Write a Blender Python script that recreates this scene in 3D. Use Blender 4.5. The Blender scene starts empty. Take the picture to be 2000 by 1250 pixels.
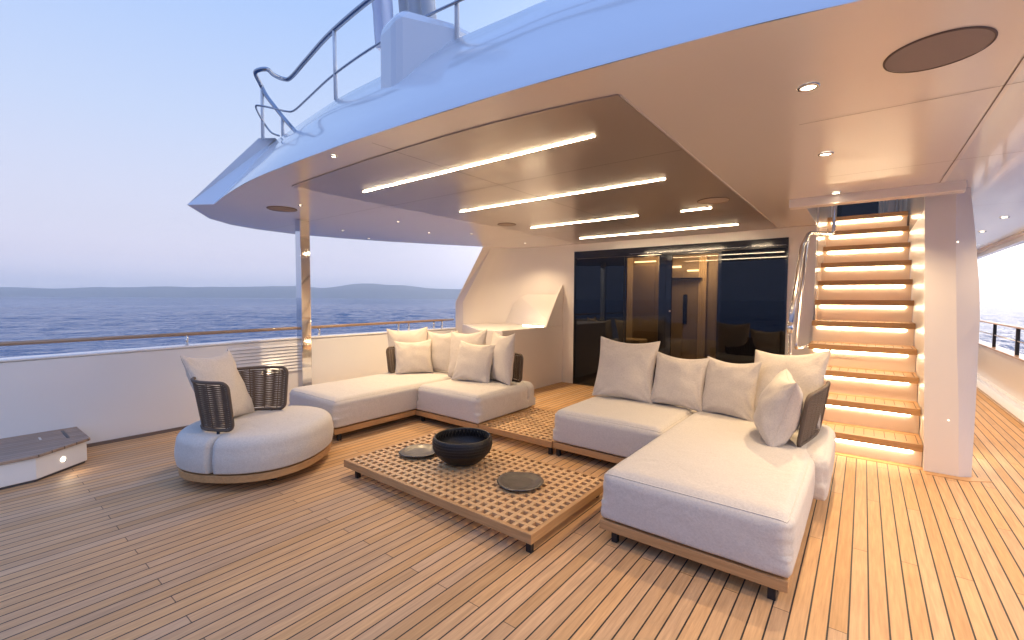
import bpy, bmesh, math, random
from mathutils import Vector, Matrix, noise
random.seed(7)
S = bpy.context.scene
COL = S.collection
R = math.radians
PI = math.pi

# ------------------------------------------------------------------ helpers
def link(o, parent=None):
    COL.objects.link(o)
    if parent is not None:
        o.parent = parent
        o.matrix_parent_inverse = parent.matrix_world.inverted() if False else Matrix.Translation(-parent.location)
    return o

def tag(o, label=None, cat=None, group=None, kind=None):
    if label: o['label'] = label
    if cat: o['category'] = cat
    if group: o['group'] = group
    if kind: o['kind'] = kind
    return o

def thing(name, loc, label, cat, group=None):
    o = bpy.data.objects.new(name, None)
    o.empty_display_size = 0.1
    o.location = loc
    link(o)
    return tag(o, label, cat, group)

def mk(name, bm, mat, parent=None, smooth=False, mats=None, auto=None):
    bmesh.ops.recalc_face_normals(bm, faces=bm.faces)
    me = bpy.data.meshes.new(name)
    bm.to_mesh(me); bm.free()
    for m in (mats or [mat]): me.materials.append(m)
    if smooth:
        for p in me.polygons: p.use_smooth = True
    o = bpy.data.objects.new(name, me)
    link(o, parent)
    if auto:
        b = o.modifiers.new('bevel', 'BEVEL'); b.width = auto; b.segments = 2; b.limit_method = 'ANGLE'; b.angle_limit = R(40)
    return o

def NB(): return bmesh.new()

def box(bm, x0, x1, y0, y1, z0, z1, mi=0):
    v = [bm.verts.new(p) for p in ((x0,y0,z0),(x1,y0,z0),(x1,y1,z0),(x0,y1,z0),(x0,y0,z1),(x1,y0,z1),(x1,y1,z1),(x0,y1,z1))]
    for f in ((0,3,2,1),(4,5,6,7),(0,1,5,4),(1,2,6,5),(2,3,7,6),(3,0,4,7)):
        bm.faces.new([v[i] for i in f]).material_index = mi
    return bm

def prism(bm, poly, z0, z1, mi=0):
    a = [bm.verts.new((x,y,z0)) for x,y in poly]; b = [bm.verts.new((x,y,z1)) for x,y in poly]
    n = len(poly)
    fs = [bm.faces.new(a[::-1]), bm.faces.new(b)]
    for i in range(n): fs.append(bm.faces.new((a[i],a[(i+1)%n],b[(i+1)%n],b[i])))
    for f in fs: f.material_index = mi
    return bm

def prism_x(bm, poly, x0, x1, mi=0):      # poly in (y,z)
    a = [bm.verts.new((x0,y,z)) for y,z in poly]; b = [bm.verts.new((x1,y,z)) for y,z in poly]
    n = len(poly)
    fs = [bm.faces.new(a[::-1]), bm.faces.new(b)]
    for i in range(n): fs.append(bm.faces.new((a[i],a[(i+1)%n],b[(i+1)%n],b[i])))
    for f in fs: f.material_index = mi
    return bm

def catmull(pts, n=6):
    P = [Vector(p) for p in pts]; out = []
    for i in range(len(P)-1):
        p0 = P[max(i-1,0)]; p1 = P[i]; p2 = P[i+1]; p3 = P[min(i+2,len(P)-1)]
        for k in range(n):
            t = k/n
            out.append(0.5*((2*p1)+(-p0+p2)*t+(2*p0-5*p1+4*p2-p3)*t*t+(-p0+3*p1-3*p2+p3)*t**3))
    out.append(P[-1]); return out

def fillet(pts, r=0.05, n=5, closed=False):
    P = [Vector(p) for p in pts]; out = []
    m = len(P)
    for i in range(m):
        if not closed and i in (0, m-1): out.append(P[i]); continue
        a, b, c = P[i-1], P[i], P[(i+1)%m]
        d1 = (a-b); d2 = (c-b)
        rr = min(r, d1.length*.45, d2.length*.45)
        s = b + d1.normalized()*rr; e = b + d2.normalized()*rr
        for k in range(n+1):
            t = k/n
            out.append((1-t)**2*s + 2*t*(1-t)*b + t*t*e)
    return out

def tube(bm, pts, r, seg=10, closed=False, mi=0, caps=True):
    P = [Vector(p) for p in pts]; n = len(P); rings = []
    up = None
    for i in range(n):
        if closed: t = (P[(i+1)%n]-P[i-1]).normalized()
        else: t = (P[min(i+1,n-1)]-P[max(i-1,0)]).normalized()
        if up is None:
            up = Vector((0,0,1)) if abs(t.z) < .9 else Vector((1,0,0))
        u = (up - t*up.dot(t))
        if u.length < 1e-5: u = t.orthogonal()
        u.normalize(); v = t.cross(u); up = u
        rings.append([bm.verts.new(P[i]+r*(math.cos(2*PI*k/seg)*u+math.sin(2*PI*k/seg)*v)) for k in range(seg)])
    m = n if closed else n-1
    for i in range(m):
        a, b = rings[i], rings[(i+1)%n]
        for k in range(seg):
            f = bm.faces.new((a[k],a[(k+1)%seg],b[(k+1)%seg],b[k])); f.smooth = True; f.material_index = mi
    if not closed and caps:
        bm.faces.new(rings[0][::-1]).material_index = mi; bm.faces.new(rings[-1]).material_index = mi
    return bm

def lathe(bm, prof, c, seg=48, mi=0):
    rings = []
    for r, z in prof:
        if r < 1e-6: rings.append([bm.verts.new((c[0],c[1],c[2]+z))])
        else: rings.append([bm.verts.new((c[0]+r*math.cos(2*PI*k/seg), c[1]+r*math.sin(2*PI*k/seg), c[2]+z)) for k in range(seg)])
    for a, b in zip(rings, rings[1:]):
        for k in range(seg):
            k2 = (k+1) % seg
            if len(a) == 1 and len(b) == 1: continue
            if len(a) == 1: f = bm.faces.new((a[0], b[k], b[k2]))
            elif len(b) == 1: f = bm.faces.new((a[k], a[k2], b[0]))
            else: f = bm.faces.new((a[k], a[k2], b[k2], b[k]))
            f.smooth = True; f.material_index = mi
    return bm

def disc(bm, c, r, z, seg=32, mi=0):
    f = bm.faces.new([bm.verts.new((c[0]+r*math.cos(2*PI*k/seg), c[1]+r*math.sin(2*PI*k/seg), z)) for k in range(seg)])
    f.material_index = mi
    return bm

# ------------------------------------------------------------------ materials
def new_mat(name):
    m = bpy.data.materials.new(name); m.use_nodes = True
    nt = m.node_tree; b = nt.nodes['Principled BSDF']
    return m, nt, b

def setp(b, color=None, rough=None, metal=None, coat=None, ior=None, sheen=None, coat_r=None):
    if color is not None: b.inputs['Base Color'].default_value = (*color, 1)
    if rough is not None: b.inputs['Roughness'].default_value = rough
    if metal is not None: b.inputs['Metallic'].default_value = metal
    if coat is not None: b.inputs['Coat Weight'].default_value = coat
    if coat_r is not None: b.inputs['Coat Roughness'].default_value = coat_r
    if ior is not None: b.inputs['IOR'].default_value = ior
    if sheen is not None: b.inputs['Sheen Weight'].default_value = sheen

def simple(name, color, rough=.5, metal=0, coat=0, ior=1.5, bump=0, bscale=60, var=0.0, vscale=2.0, coat_r=.05):
    m, nt, b = new_mat(name)
    setp(b, color, rough, metal, coat, ior, coat_r=coat_r)
    L = nt.links.new
    if bump or var:
        tc = nt.nodes.new('ShaderNodeTexCoord')
    if bump:
        n = nt.nodes.new('ShaderNodeTexNoise'); n.inputs['Scale'].default_value = bscale; n.inputs['Detail'].default_value = 4
        L(tc.outputs['Object'], n.inputs['Vector'])
        bp = nt.nodes.new('ShaderNodeBump'); bp.inputs['Strength'].default_value = bump; bp.inputs['Distance'].default_value = .01
        L(n.outputs['Fac'], bp.inputs['Height']); L(bp.outputs['Normal'], b.inputs['Normal'])
    if var:
        n2 = nt.nodes.new('ShaderNodeTexNoise'); n2.inputs['Scale'].default_value = vscale; n2.inputs['Detail'].default_value = 6
        L(tc.outputs['Object'], n2.inputs['Vector'])
        mx = nt.nodes.new('ShaderNodeMix'); mx.data_type = 'RGBA'
        mx.inputs['A'].default_value = (*[c*(1-var) for c in color], 1); mx.inputs['B'].default_value = (*[min(1,c*(1+var)) for c in color], 1)
        L(n2.outputs['Fac'], mx.inputs['Factor']); L(mx.outputs['Result'], b.inputs['Base Color'])
    return m

def emit(name, color, strength):
    m, nt, b = new_mat(name)
    setp(b, (.8,.8,.8), .4)
    b.inputs['Emission Color'].default_value = (*color, 1); b.inputs['Emission Strength'].default_value = strength
    return m

def M(nt, op, a, b=None, c=None):
    n = nt.nodes.new('ShaderNodeMath'); n.operation = op
    for i, v in enumerate((a, b, c)):
        if v is None: continue
        if isinstance(v, (int, float)): n.inputs[i].default_value = v
        else: nt.links.new(v, n.inputs[i])
    return n.outputs[0]

def teak(name, pitch=None, x0=0.0, base=(.52,.345,.20), joint=True, along='Y', line=.0050, rough=.55, dark=(.035,.028,.024), greyed=0.0):
    """planked teak: planks run along Y (or X) with dark caulk lines of the given pitch"""
    m, nt, b = new_mat(name); L = nt.links.new
    tc = nt.nodes.new('ShaderNodeTexCoord'); sp = nt.nodes.new('ShaderNodeSeparateXYZ')
    L(tc.outputs['Object'], sp.inputs[0])
    X, Y = (sp.outputs['X'], sp.outputs['Y']) if along == 'Y' else (sp.outputs['Y'], sp.outputs['X'])
    Z = sp.outputs['Z']
    rough_v = rough
    if pitch:
        u = M(nt, 'DIVIDE', M(nt, 'SUBTRACT', X, x0), pitch)
        row = M(nt, 'FLOOR', u); fr = M(nt, 'SUBTRACT', u, row)
        edge = M(nt, 'MINIMUM', fr, M(nt, 'SUBTRACT', 1.0, fr))
        caulk = M(nt, 'LESS_THAN', edge, line/pitch/2)
        if joint:
            off = M(nt, 'MULTIPLY', M(nt, 'FLOORED_MODULO', row, 3.0), .87)
            v = M(nt, 'DIVIDE', M(nt, 'SUBTRACT', M(nt, 'SUBTRACT', Y, 1.52), off), 2.61)
            seg = M(nt, 'FLOOR', v); fv = M(nt, 'SUBTRACT', v, seg)
            ev = M(nt, 'MINIMUM', fv, M(nt, 'SUBTRACT', 1.0, fv))
            caulk = M(nt, 'MAXIMUM', caulk, M(nt, 'MULTIPLY', M(nt, 'LESS_THAN', ev, .0022/2.61), .75))
        else:
            seg = 0.0
        pid = nt.nodes.new('ShaderNodeCombineXYZ'); L(row, pid.inputs[0])
        if joint: L(seg, pid.inputs[1])
        wn = nt.nodes.new('ShaderNodeTexWhiteNoise'); L(pid.outputs[0], wn.inputs['Vector'])
        rnd = wn.outputs['Value']
    gv = nt.nodes.new('ShaderNodeCombineXYZ')
    if pitch:
        L(M(nt, 'ADD', M(nt, 'MULTIPLY', X, 30.0), M(nt, 'MULTIPLY', rnd, 40.0)), gv.inputs[0])
    else:
        L(M(nt, 'MULTIPLY', X, 30.0), gv.inputs[0])
    L(M(nt, 'MULTIPLY', Y, 1.6), gv.inputs[1]); L(M(nt, 'MULTIPLY', Z, 30.0), gv.inputs[2])
    g = nt.nodes.new('ShaderNodeTexNoise'); g.inputs['Scale'].default_value = 2.4; g.inputs['Detail'].default_value = 7; g.inputs['Roughness'].default_value = .62
    L(gv.outputs[0], g.inputs['Vector'])
    cr = nt.nodes.new('ShaderNodeValToRGB'); L(g.outputs['Fac'], cr.inputs[0])
    e = cr.color_ramp.elements
    e[0].position = .28; e[0].color = (base[0]*.74, base[1]*.70, base[2]*.66, 1)
    e[1].position = .72; e[1].color = (min(1,base[0]*1.14), min(1,base[1]*1.15), min(1,base[2]*1.17), 1)
    col = cr.outputs['Color']
    if pitch:
        hs = nt.nodes.new('ShaderNodeHueSaturation')
        L(M(nt, 'ADD', .87, M(nt, 'MULTIPLY', rnd, .22)), hs.inputs['Value'])
        wn2 = nt.nodes.new('ShaderNodeTexWhiteNoise'); 
        ad = nt.nodes.new('ShaderNodeVectorMath'); ad.operation = 'ADD'; L(pid.outputs[0], ad.inputs[0]); ad.inputs[1].default_value = (17.3, 4.1, 2.2)
        L(ad.outputs[0], wn2.inputs['Vector'])
        L(M(nt, 'ADD', .93, M(nt, 'MULTIPLY', wn2.outputs['Value'], .18)), hs.inputs['Saturation'])
        L(col, hs.inputs['Color']); col = hs.outputs['Color']
    # broad weathering
    w = nt.nodes.new('ShaderNodeTexNoise'); w.inputs['Scale'].default_value = .9; w.inputs['Detail'].default_value = 5
    L(tc.outputs['Object'], w.inputs['Vector'])
    mw = nt.nodes.new('ShaderNodeMix'); mw.data_type = 'RGBA'
    L(M(nt, 'ADD', greyed, M(nt, 'MULTIPLY', M(nt, 'SUBTRACT', w.outputs['Fac'], .35), .5)), mw.inputs['Factor'])
    L(col, mw.inputs['A']); mw.inputs['B'].default_value = (base[0]*.78, base[1]*.84, base[2]*.95, 1)
    col = mw.outputs['Result']
    if pitch:
        mc = nt.nodes.new('ShaderNodeMix'); mc.data_type = 'RGBA'
        L(caulk, mc.inputs['Factor']); L(col, mc.inputs['A']); mc.inputs['B'].default_value = (*dark, 1)
        col = mc.outputs['Result']
        bp = nt.nodes.new('ShaderNodeBump'); bp.inputs['Strength'].default_value = .5; bp.inputs['Distance'].default_value = .003
        L(M(nt, 'SUBTRACT', M(nt, 'MULTIPLY', g.outputs['Fac'], .25), caulk), bp.inputs['Height'])
        L(bp.outputs['Normal'], b.inputs['Normal'])
    else:
        bp = nt.nodes.new('ShaderNodeBump'); bp.inputs['Strength'].default_value = .25; bp.inputs['Distance'].default_value = .002
        L(g.outputs['Fac'], bp.inputs['Height']); L(bp.outputs['Normal'], b.inputs['Normal'])
    L(col, b.inputs['Base Color'])
    L(M(nt, 'ADD', rough-.12, M(nt, 'MULTIPLY', g.outputs['Fac'], .24)), b.inputs['Roughness'])
    return m

def fabric(name, color, weave=420, bump=.35):
    m, nt, b = new_mat(name); L = nt.links.new
    setp(b, color, .92, sheen=.12)
    b.inputs['Specular IOR Level'].default_value = .25
    tc = nt.nodes.new('ShaderNodeTexCoord')
    n1 = nt.nodes.new('ShaderNodeTexNoise'); n1.inputs['Scale'].default_value = weave; n1.inputs['Detail'].default_value = 2
    n2 = nt.nodes.new('ShaderNodeTexNoise'); n2.inputs['Scale'].default_value = 5; n2.inputs['Detail'].default_value = 5; n2.inputs['Distortion'].default_value = .6
    n3 = nt.nodes.new('ShaderNodeTexNoise'); n3.inputs['Scale'].default_value = 90; n3.inputs['Detail'].default_value = 3
    for n in (n1, n2, n3): L(tc.outputs['Object'], n.inputs['Vector'])
    f = M(nt, 'ADD', M(nt, 'MULTIPLY', n1.outputs['Fac'], .5), M(nt, 'MULTIPLY', n3.outputs['Fac'], .5))
    fr_ = nt.nodes.new('ShaderNodeMapRange'); fr_.inputs['From Min'].default_value = .36; fr_.inputs['From Max'].default_value = .64; L(f, fr_.inputs['Value']); f = fr_.outputs[0]
    mx = nt.nodes.new('ShaderNodeMix'); mx.data_type = 'RGBA'
    mx.inputs['A'].default_value = (*[c*.90 for c in color], 1); mx.inputs['B'].default_value = (*[min(1, c*1.08) for c in color], 1)
    L(f, mx.inputs['Factor']); L(mx.outputs['Result'], b.inputs['Base Color'])
    b1 = nt.nodes.new('ShaderNodeBump'); b1.inputs['Strength'].default_value = bump; b1.inputs['Distance'].default_value = .0015
    b2 = nt.nodes.new('ShaderNodeBump'); b2.inputs['Strength'].default_value = .5; b2.inputs['Distance'].default_value = .02
    L(f, b1.inputs['Height']); L(n2.outputs['Fac'], b2.inputs['Height']); L(b2.outputs['Normal'], b1.inputs['Normal'])
    L(b1.outputs['Normal'], b.inputs['Normal'])
    return m

MAT = {}
MAT['deck'] = teak('teak_deck', .0720, -.366, base=(.58,.355,.180), rough=.62, line=.0072, dark=(.016,.011,.009))
MAT['teak'] = teak('teak_solid', None, base=(.50,.28,.115), rough=.5)  # frame teak darkened: shade of the unlit aft faces is in the colour
MAT['teakx'] = teak('teak_shaded_x', None, base=(.50,.28,.115), rough=.5, along='X')
MAT['teakl'] = teak('teak_lattice', None, base=(.66,.41,.195), rough=.5)
MAT['teaklx'] = teak('teak_lattice_x', None, base=(.66,.41,.195), rough=.5, along='X')
MAT['tread'] = teak('teak_tread', None, base=(.50,.29,.13), rough=.5, along='X')
MAT['lid'] = teak('teak_weathered', .062, 0, base=(.36,.265,.20), joint=False, along='Y', line=.004, rough=.7)
MAT['caulk'] = simple('caulk', (.03,.025,.022), .8)
MAT['white'] = simple('white_gelcoat', (.80,.80,.80), .16, coat=.6, bump=.06, bscale=2.0, var=.012, vscale=.8, coat_r=.06)
MAT['fascia'] = simple('white_hull_paint', (.80,.80,.81), .22, coat=.7, bump=.10, bscale=1.6, var=.012, vscale=.6, coat_r=.05)
MAT['soffit'] = simple('gloss_ceiling_paint', (.86,.81,.75), .24, coat=.6, bump=.05, bscale=1.3, var=.02, vscale=.7, coat_r=.17)
MAT['wall'] = simple('cream_wall_paint', (.78,.72,.66), .28, coat=.3, bump=.02, bscale=8, var=.02, vscale=1.2, coat_r=.12)
MAT['wallm'] = simple('satin_wall_paint', (.80,.75,.70), .38, coat=.12, bump=.02, bscale=8, var=.02, vscale=1.2, coat_r=.3)
MAT['riser'] = simple('cream_riser', (.78,.70,.60), .35, coat=.2)
MAT['bronze'] = simple('bronze_ceiling_lacquer', (.48,.42,.37), .28, metal=.3, coat=.3, var=.05, vscale=3, coat_r=.12)
MAT['seam'] = simple('panel_seam', (.16,.12,.10), .7)
MAT['speaker'] = simple('speaker_cloth', (.34,.28,.25), .85, bump=.3, bscale=300)
MAT['speaker2'] = simple('speaker_cloth_pale', (.42,.35,.30), .85, bump=.3, bscale=300)
MAT['chrome'] = simple('polished_steel', (.78,.77,.76), .05, metal=1)
MAT['railsteel'] = simple('rail_steel', (.36,.38,.43), .10, metal=1)
MAT['railtan'] = simple('rail_reflection_tint', (.34,.22,.14), .22, coat=.7)  # brown is the deck reflected in the steel rail, put into the colour
MAT['satin'] = simple('satin_steel', (.60,.57,.56), .22, metal=1)
MAT['steel'] = simple('brushed_steel', (.62,.60,.58), .18, metal=1)
MAT['blackmetal'] = simple('black_metal', (.02,.02,.022), .45, metal=.3)
MAT['fabric'] = fabric('oatmeal_seat_fabric', (.60,.555,.495))
MAT['pillow'] = fabric('pillow_linen', (.62,.55,.47), weave=300)
MAT['pipe'] = fabric('piping_fabric', (.30,.27,.24))
MAT['rope'] = simple('dark_rope_weave', (.14,.098,.066), .75, bump=.6, bscale=260, var=.25, vscale=40)
MAT['ropeframe'] = simple('rope_wrapped_frame', (.115,.082,.058), .7, bump=.7, bscale=180)
MAT['bowl'] = simple('blackened_wood', (.006,.004,.004), .42, bump=.25, bscale=60)
MAT['tray'] = simple('patinated_metal', (.13,.12,.11), .38, metal=.75, bump=.25, bscale=30, var=.35, vscale=12)
MAT['darkglass'] = simple('dark_glass', (.004,.005,.008), .02, ior=1.52)
MAT['doorframe'] = simple('black_door_frame', (.008,.008,.010), .10, coat=.4)
MAT['strip'] = emit('led_strip_light', (1, .77, .50), 104)
MAT['lamp'] = emit('lamp_disc', (1, .84, .62), 14)
MAT['lampin'] = emit('salon_lamp', (1, .72, .42), 7)
MAT['led'] = emit('step_led', (1, .79, .51), 42)
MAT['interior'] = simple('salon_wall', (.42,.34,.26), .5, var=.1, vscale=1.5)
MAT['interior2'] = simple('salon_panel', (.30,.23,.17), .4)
MAT['curtain'] = simple('curtain_cream', (.75,.62,.45), .8)
MAT['grey'] = simple('grey_trunk', (.45,.45,.48), .35)
MAT['hinge'] = simple('hinge_dark', (.05,.05,.06), .4)
MAT['rimteak'] = simple('varnished_teak_trim', (.50,.30,.16), .3, coat=.5)
MAT['sail'] = simple('sail_white', (.9,.9,.9), .6)
MAT['flag'] = simple('flag_cloth', (.85,.84,.90), .9)
MAT['flagred'] = simple('flag_red', (.45,.05,.09), .9)

def clear_glass():
    m = bpy.data.materials.new('clear_glass'); m.use_nodes = True; nt = m.node_tree; nt.nodes.clear()
    L = nt.links.new
    out = nt.nodes.new('ShaderNodeOutputMaterial'); mx = nt.nodes.new('ShaderNodeMixShader')
    t = nt.nodes.new('ShaderNodeBsdfTransparent'); t.inputs[0].default_value = (.60,.56,.48,1)
    g = nt.nodes.new('ShaderNodeBsdfGlossy'); g.inputs['Roughness'].default_value = .01
    f = nt.nodes.new('ShaderNodeFresnel'); f.inputs[0].default_value = 1.5
    L(f.outputs[0], mx.inputs[0]); L(t.outputs[0], mx.inputs[1]); L(g.outputs[0], mx.inputs[2]); L(mx.outputs[0], out.inputs[0])
    return m
MAT['glass'] = clear_glass()

def sea_mat():
    m, nt, b = new_mat('sea_water'); L = nt.links.new
    setp(b, (.028,.10,.235), .06, ior=1.33)
    g = nt.nodes.new('ShaderNodeNewGeometry')
    mp = nt.nodes.new('ShaderNodeMapping'); mp.inputs['Rotation'].default_value = (0,0,R(35)); mp.inputs['Scale'].default_value = (1,.45,1)
    L(g.outputs['Position'], mp.inputs[0])
    hs = []
    for sc, amp, det in ((.05, 3.0, 4), (.30, 1.6, 5), (1.1, .8, 4), (3.5, .22, 3)):
        n = nt.nodes.new('ShaderNodeTexNoise'); n.inputs['Scale'].default_value = sc; n.inputs['Detail'].default_value = det; n.inputs['Distortion'].default_value = .5
        L(mp.outputs[0], n.inputs['Vector']); hs.append(M(nt, 'MULTIPLY', n.outputs['Fac'], amp))
    h = hs[0]
    for k in hs[1:]: h = M(nt, 'ADD', h, k)
    bp = nt.nodes.new('ShaderNodeBump'); bp.inputs['Strength'].default_value = 1.0; bp.inputs['Distance'].default_value = 1.0
    L(h, bp.inputs['Height']); L(bp.outputs['Normal'], b.inputs['Normal'])
    return m
MAT['sea'] = sea_mat()
MAT['hill'] = simple('hill_scrub', (.10,.12,.10), .95, var=.2, vscale=.002)

# ------------------------------------------------------------------ camera
yaw, pitch, roll = R(38.03), R(2.74), R(0.31)
f0 = Vector((-math.sin(yaw)*math.cos(pitch), math.cos(yaw)*math.cos(pitch), -math.sin(pitch)))
r0 = Vector((math.cos(yaw), math.sin(yaw), 0)); u0 = r0.cross(f0)
rr = r0*math.cos(roll)+u0*math.sin(roll); uu = -r0*math.sin(roll)+u0*math.cos(roll)
cam = bpy.data.objects.new('camera', bpy.data.cameras.new('camera'))
COL.objects.link(cam)
cam.matrix_world = Matrix(((rr.x,uu.x,-f0.x,0),(rr.y,uu.y,-f0.y,0),(rr.z,uu.z,-f0.z,1.45),(0,0,0,1)))
cam.data.sensor_width = 36; cam.data.lens = 878/2000*36
cam.data.clip_start = .05; cam.data.clip_end = 60000
S.camera = cam

# ------------------------------------------------------------------ world (dusk sky)
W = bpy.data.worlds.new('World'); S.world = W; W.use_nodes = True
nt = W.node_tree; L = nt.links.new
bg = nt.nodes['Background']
tc = nt.nodes.new('ShaderNodeTexCoord'); nrm = nt.nodes.new('ShaderNodeVectorMath'); nrm.operation = 'NORMALIZE'
L(tc.outputs['Generated'], nrm.inputs[0])
sp = nt.nodes.new('ShaderNodeSeparateXYZ'); L(nrm.outputs[0], sp.inputs[0])
cr = nt.nodes.new('ShaderNodeValToRGB'); L(M(nt, 'MAXIMUM', sp.outputs['Z'], 0.0), cr.inputs[0])
def ramp(cr, stops):
    e = cr.color_ramp.elements
    while len(e) > 1: e.remove(e[-1])
    e[0].position, e[0].color = stops[0][0], (*stops[0][1], 1)
    for p, c in stops[1:]:
        k = e.new(p); k.color = (*c, 1)
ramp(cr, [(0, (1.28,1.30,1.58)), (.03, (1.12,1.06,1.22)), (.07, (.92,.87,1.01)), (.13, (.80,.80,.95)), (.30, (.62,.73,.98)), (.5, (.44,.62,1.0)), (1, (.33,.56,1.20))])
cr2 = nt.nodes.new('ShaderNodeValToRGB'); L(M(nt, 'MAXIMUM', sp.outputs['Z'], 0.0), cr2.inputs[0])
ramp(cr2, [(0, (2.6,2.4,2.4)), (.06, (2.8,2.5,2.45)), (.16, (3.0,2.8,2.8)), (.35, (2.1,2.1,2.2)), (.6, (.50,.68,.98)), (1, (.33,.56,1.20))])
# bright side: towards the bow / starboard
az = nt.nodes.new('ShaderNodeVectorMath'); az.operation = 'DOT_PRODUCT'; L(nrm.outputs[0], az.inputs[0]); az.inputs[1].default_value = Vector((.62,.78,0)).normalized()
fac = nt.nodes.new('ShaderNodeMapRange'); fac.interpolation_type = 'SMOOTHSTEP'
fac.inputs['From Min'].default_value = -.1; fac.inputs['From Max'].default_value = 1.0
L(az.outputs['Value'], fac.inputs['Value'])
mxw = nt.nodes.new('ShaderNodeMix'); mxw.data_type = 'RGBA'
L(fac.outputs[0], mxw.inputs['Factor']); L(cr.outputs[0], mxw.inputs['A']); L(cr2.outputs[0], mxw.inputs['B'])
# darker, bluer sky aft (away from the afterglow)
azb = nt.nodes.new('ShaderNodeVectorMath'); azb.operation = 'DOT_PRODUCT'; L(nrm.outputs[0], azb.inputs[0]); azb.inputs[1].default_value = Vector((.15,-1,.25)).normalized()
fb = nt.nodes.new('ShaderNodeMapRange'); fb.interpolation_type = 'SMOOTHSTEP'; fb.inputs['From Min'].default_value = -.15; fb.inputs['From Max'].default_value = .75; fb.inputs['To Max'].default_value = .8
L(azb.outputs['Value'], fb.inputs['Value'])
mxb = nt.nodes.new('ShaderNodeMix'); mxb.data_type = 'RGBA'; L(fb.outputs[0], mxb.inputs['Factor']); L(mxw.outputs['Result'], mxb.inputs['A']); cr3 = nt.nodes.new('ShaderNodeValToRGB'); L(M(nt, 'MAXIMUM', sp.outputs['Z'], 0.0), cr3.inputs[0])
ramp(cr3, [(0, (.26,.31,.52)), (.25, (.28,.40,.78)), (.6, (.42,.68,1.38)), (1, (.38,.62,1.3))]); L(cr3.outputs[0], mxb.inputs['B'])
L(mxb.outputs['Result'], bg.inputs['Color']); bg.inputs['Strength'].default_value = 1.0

sun = bpy.data.objects.new('sun', bpy.data.lights.new('sun', 'SUN')); COL.objects.link(sun)
sun.data.energy = .25; sun.data.angle = R(25); sun.data.color = (1,.80,.72)
d = -Vector((.62,.78,.10)).normalized(); sun.rotation_euler = d.to_track_quat('-Z','Y').to_euler()

S.view_settings.view_transform = 'Standard'; S.view_settings.look = 'None'; S.view_settings.exposure = 0; S.view_settings.gamma = 1
S.render.engine = 'CYCLES'; S.cycles.use_denoising = True
S.cycles.max_bounces = 8; S.cycles.diffuse_bounces = 4; S.cycles.glossy_bounces = 4; S.cycles.transparent_max_bounces = 8
S.cycles.sample_clamp_indirect = 6; S.cycles.caustics_reflective = False; S.cycles.caustics_refractive = False
S.cycles.blur_glossy = .3; S.cycles.volume_bounces = 3

# ------------------------------------------------------------------ sea, hills, haze
SEA = -4.6
bm = NB()
bm.free()
import numpy as np
def build_sea():
    rs = [7.0]
    while rs[-1] < 700: rs.append(rs[-1]*1.0075)
    while rs[-1] < 20500: rs.append(rs[-1]*1.04)
    rs = np.array(rs); nth = 960
    th = np.linspace(0, 2*PI, nth, endpoint=False)
    RR, TH = np.meshgrid(rs, th, indexing='ij')
    Xs, Ys = RR*np.cos(TH), RR*np.sin(TH)
    sp_ = np.maximum(RR*.0075, RR*2*PI/nth)
    rg_ = np.random.default_rng(5); n = 90
    lam = np.exp(rg_.uniform(math.log(1.3), math.log(17), n))
    ang = math.atan2(.50, -.86)+rg_.normal(0, .55, n)
    H = np.zeros_like(Xs)
    for l_, a_, ph in zip(lam, ang, rg_.uniform(0, 2*PI, n)):
        k_ = 2*PI/l_; w = np.clip((l_/sp_-2.5)/3, 0, 1)
        H += w*l_*.0062*(1-np.abs(np.sin(.5*(k_*(Xs*math.cos(a_)+Ys*math.sin(a_))+ph)))*1.0)*1.25
    H -= H.mean()*0
    gust = .75+.5*np.sin(Xs*.021+Ys*.013)*np.sin(Ys*.017-Xs*.009+1.3)
    H = (H-np.mean(H[:200]))*gust*np.clip((1400-RR)/700, 0, 1)
    nr = len(rs); V = np.stack([Xs, Ys, SEA+H-RR**2/(2*6.371e6)], -1).reshape(-1, 3)
    i = np.arange(nr-1)[:, None]; j = np.arange(nth)[None, :]; j2 = (j+1) % nth
    F = np.stack([i*nth+j, (i+1)*nth+j, (i+1)*nth+j2, i*nth+j2], -1).reshape(-1, 4)
    me = bpy.data.meshes.new('sea')
    me.vertices.add(len(V)); me.vertices.foreach_set('co', V.astype('f').ravel())
    me.loops.add(F.size); me.loops.foreach_set('vertex_index', F.astype('i').ravel())
    me.polygons.add(len(F)); me.polygons.foreach_set('loop_start', np.arange(0, F.size, 4, dtype='i'))
    try: me.polygons.foreach_set('loop_total', np.full(len(F), 4, dtype='i'))
    except Exception: pass
    me.polygons.foreach_set('use_smooth', np.ones(len(F), dtype=bool))
    me.update(calc_edges=True); me.validate(); me.materials.append(MAT['sea'])
    o = bpy.data.objects.new('sea', me); link(o); tag(o, kind='structure')
build_sea()

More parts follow.
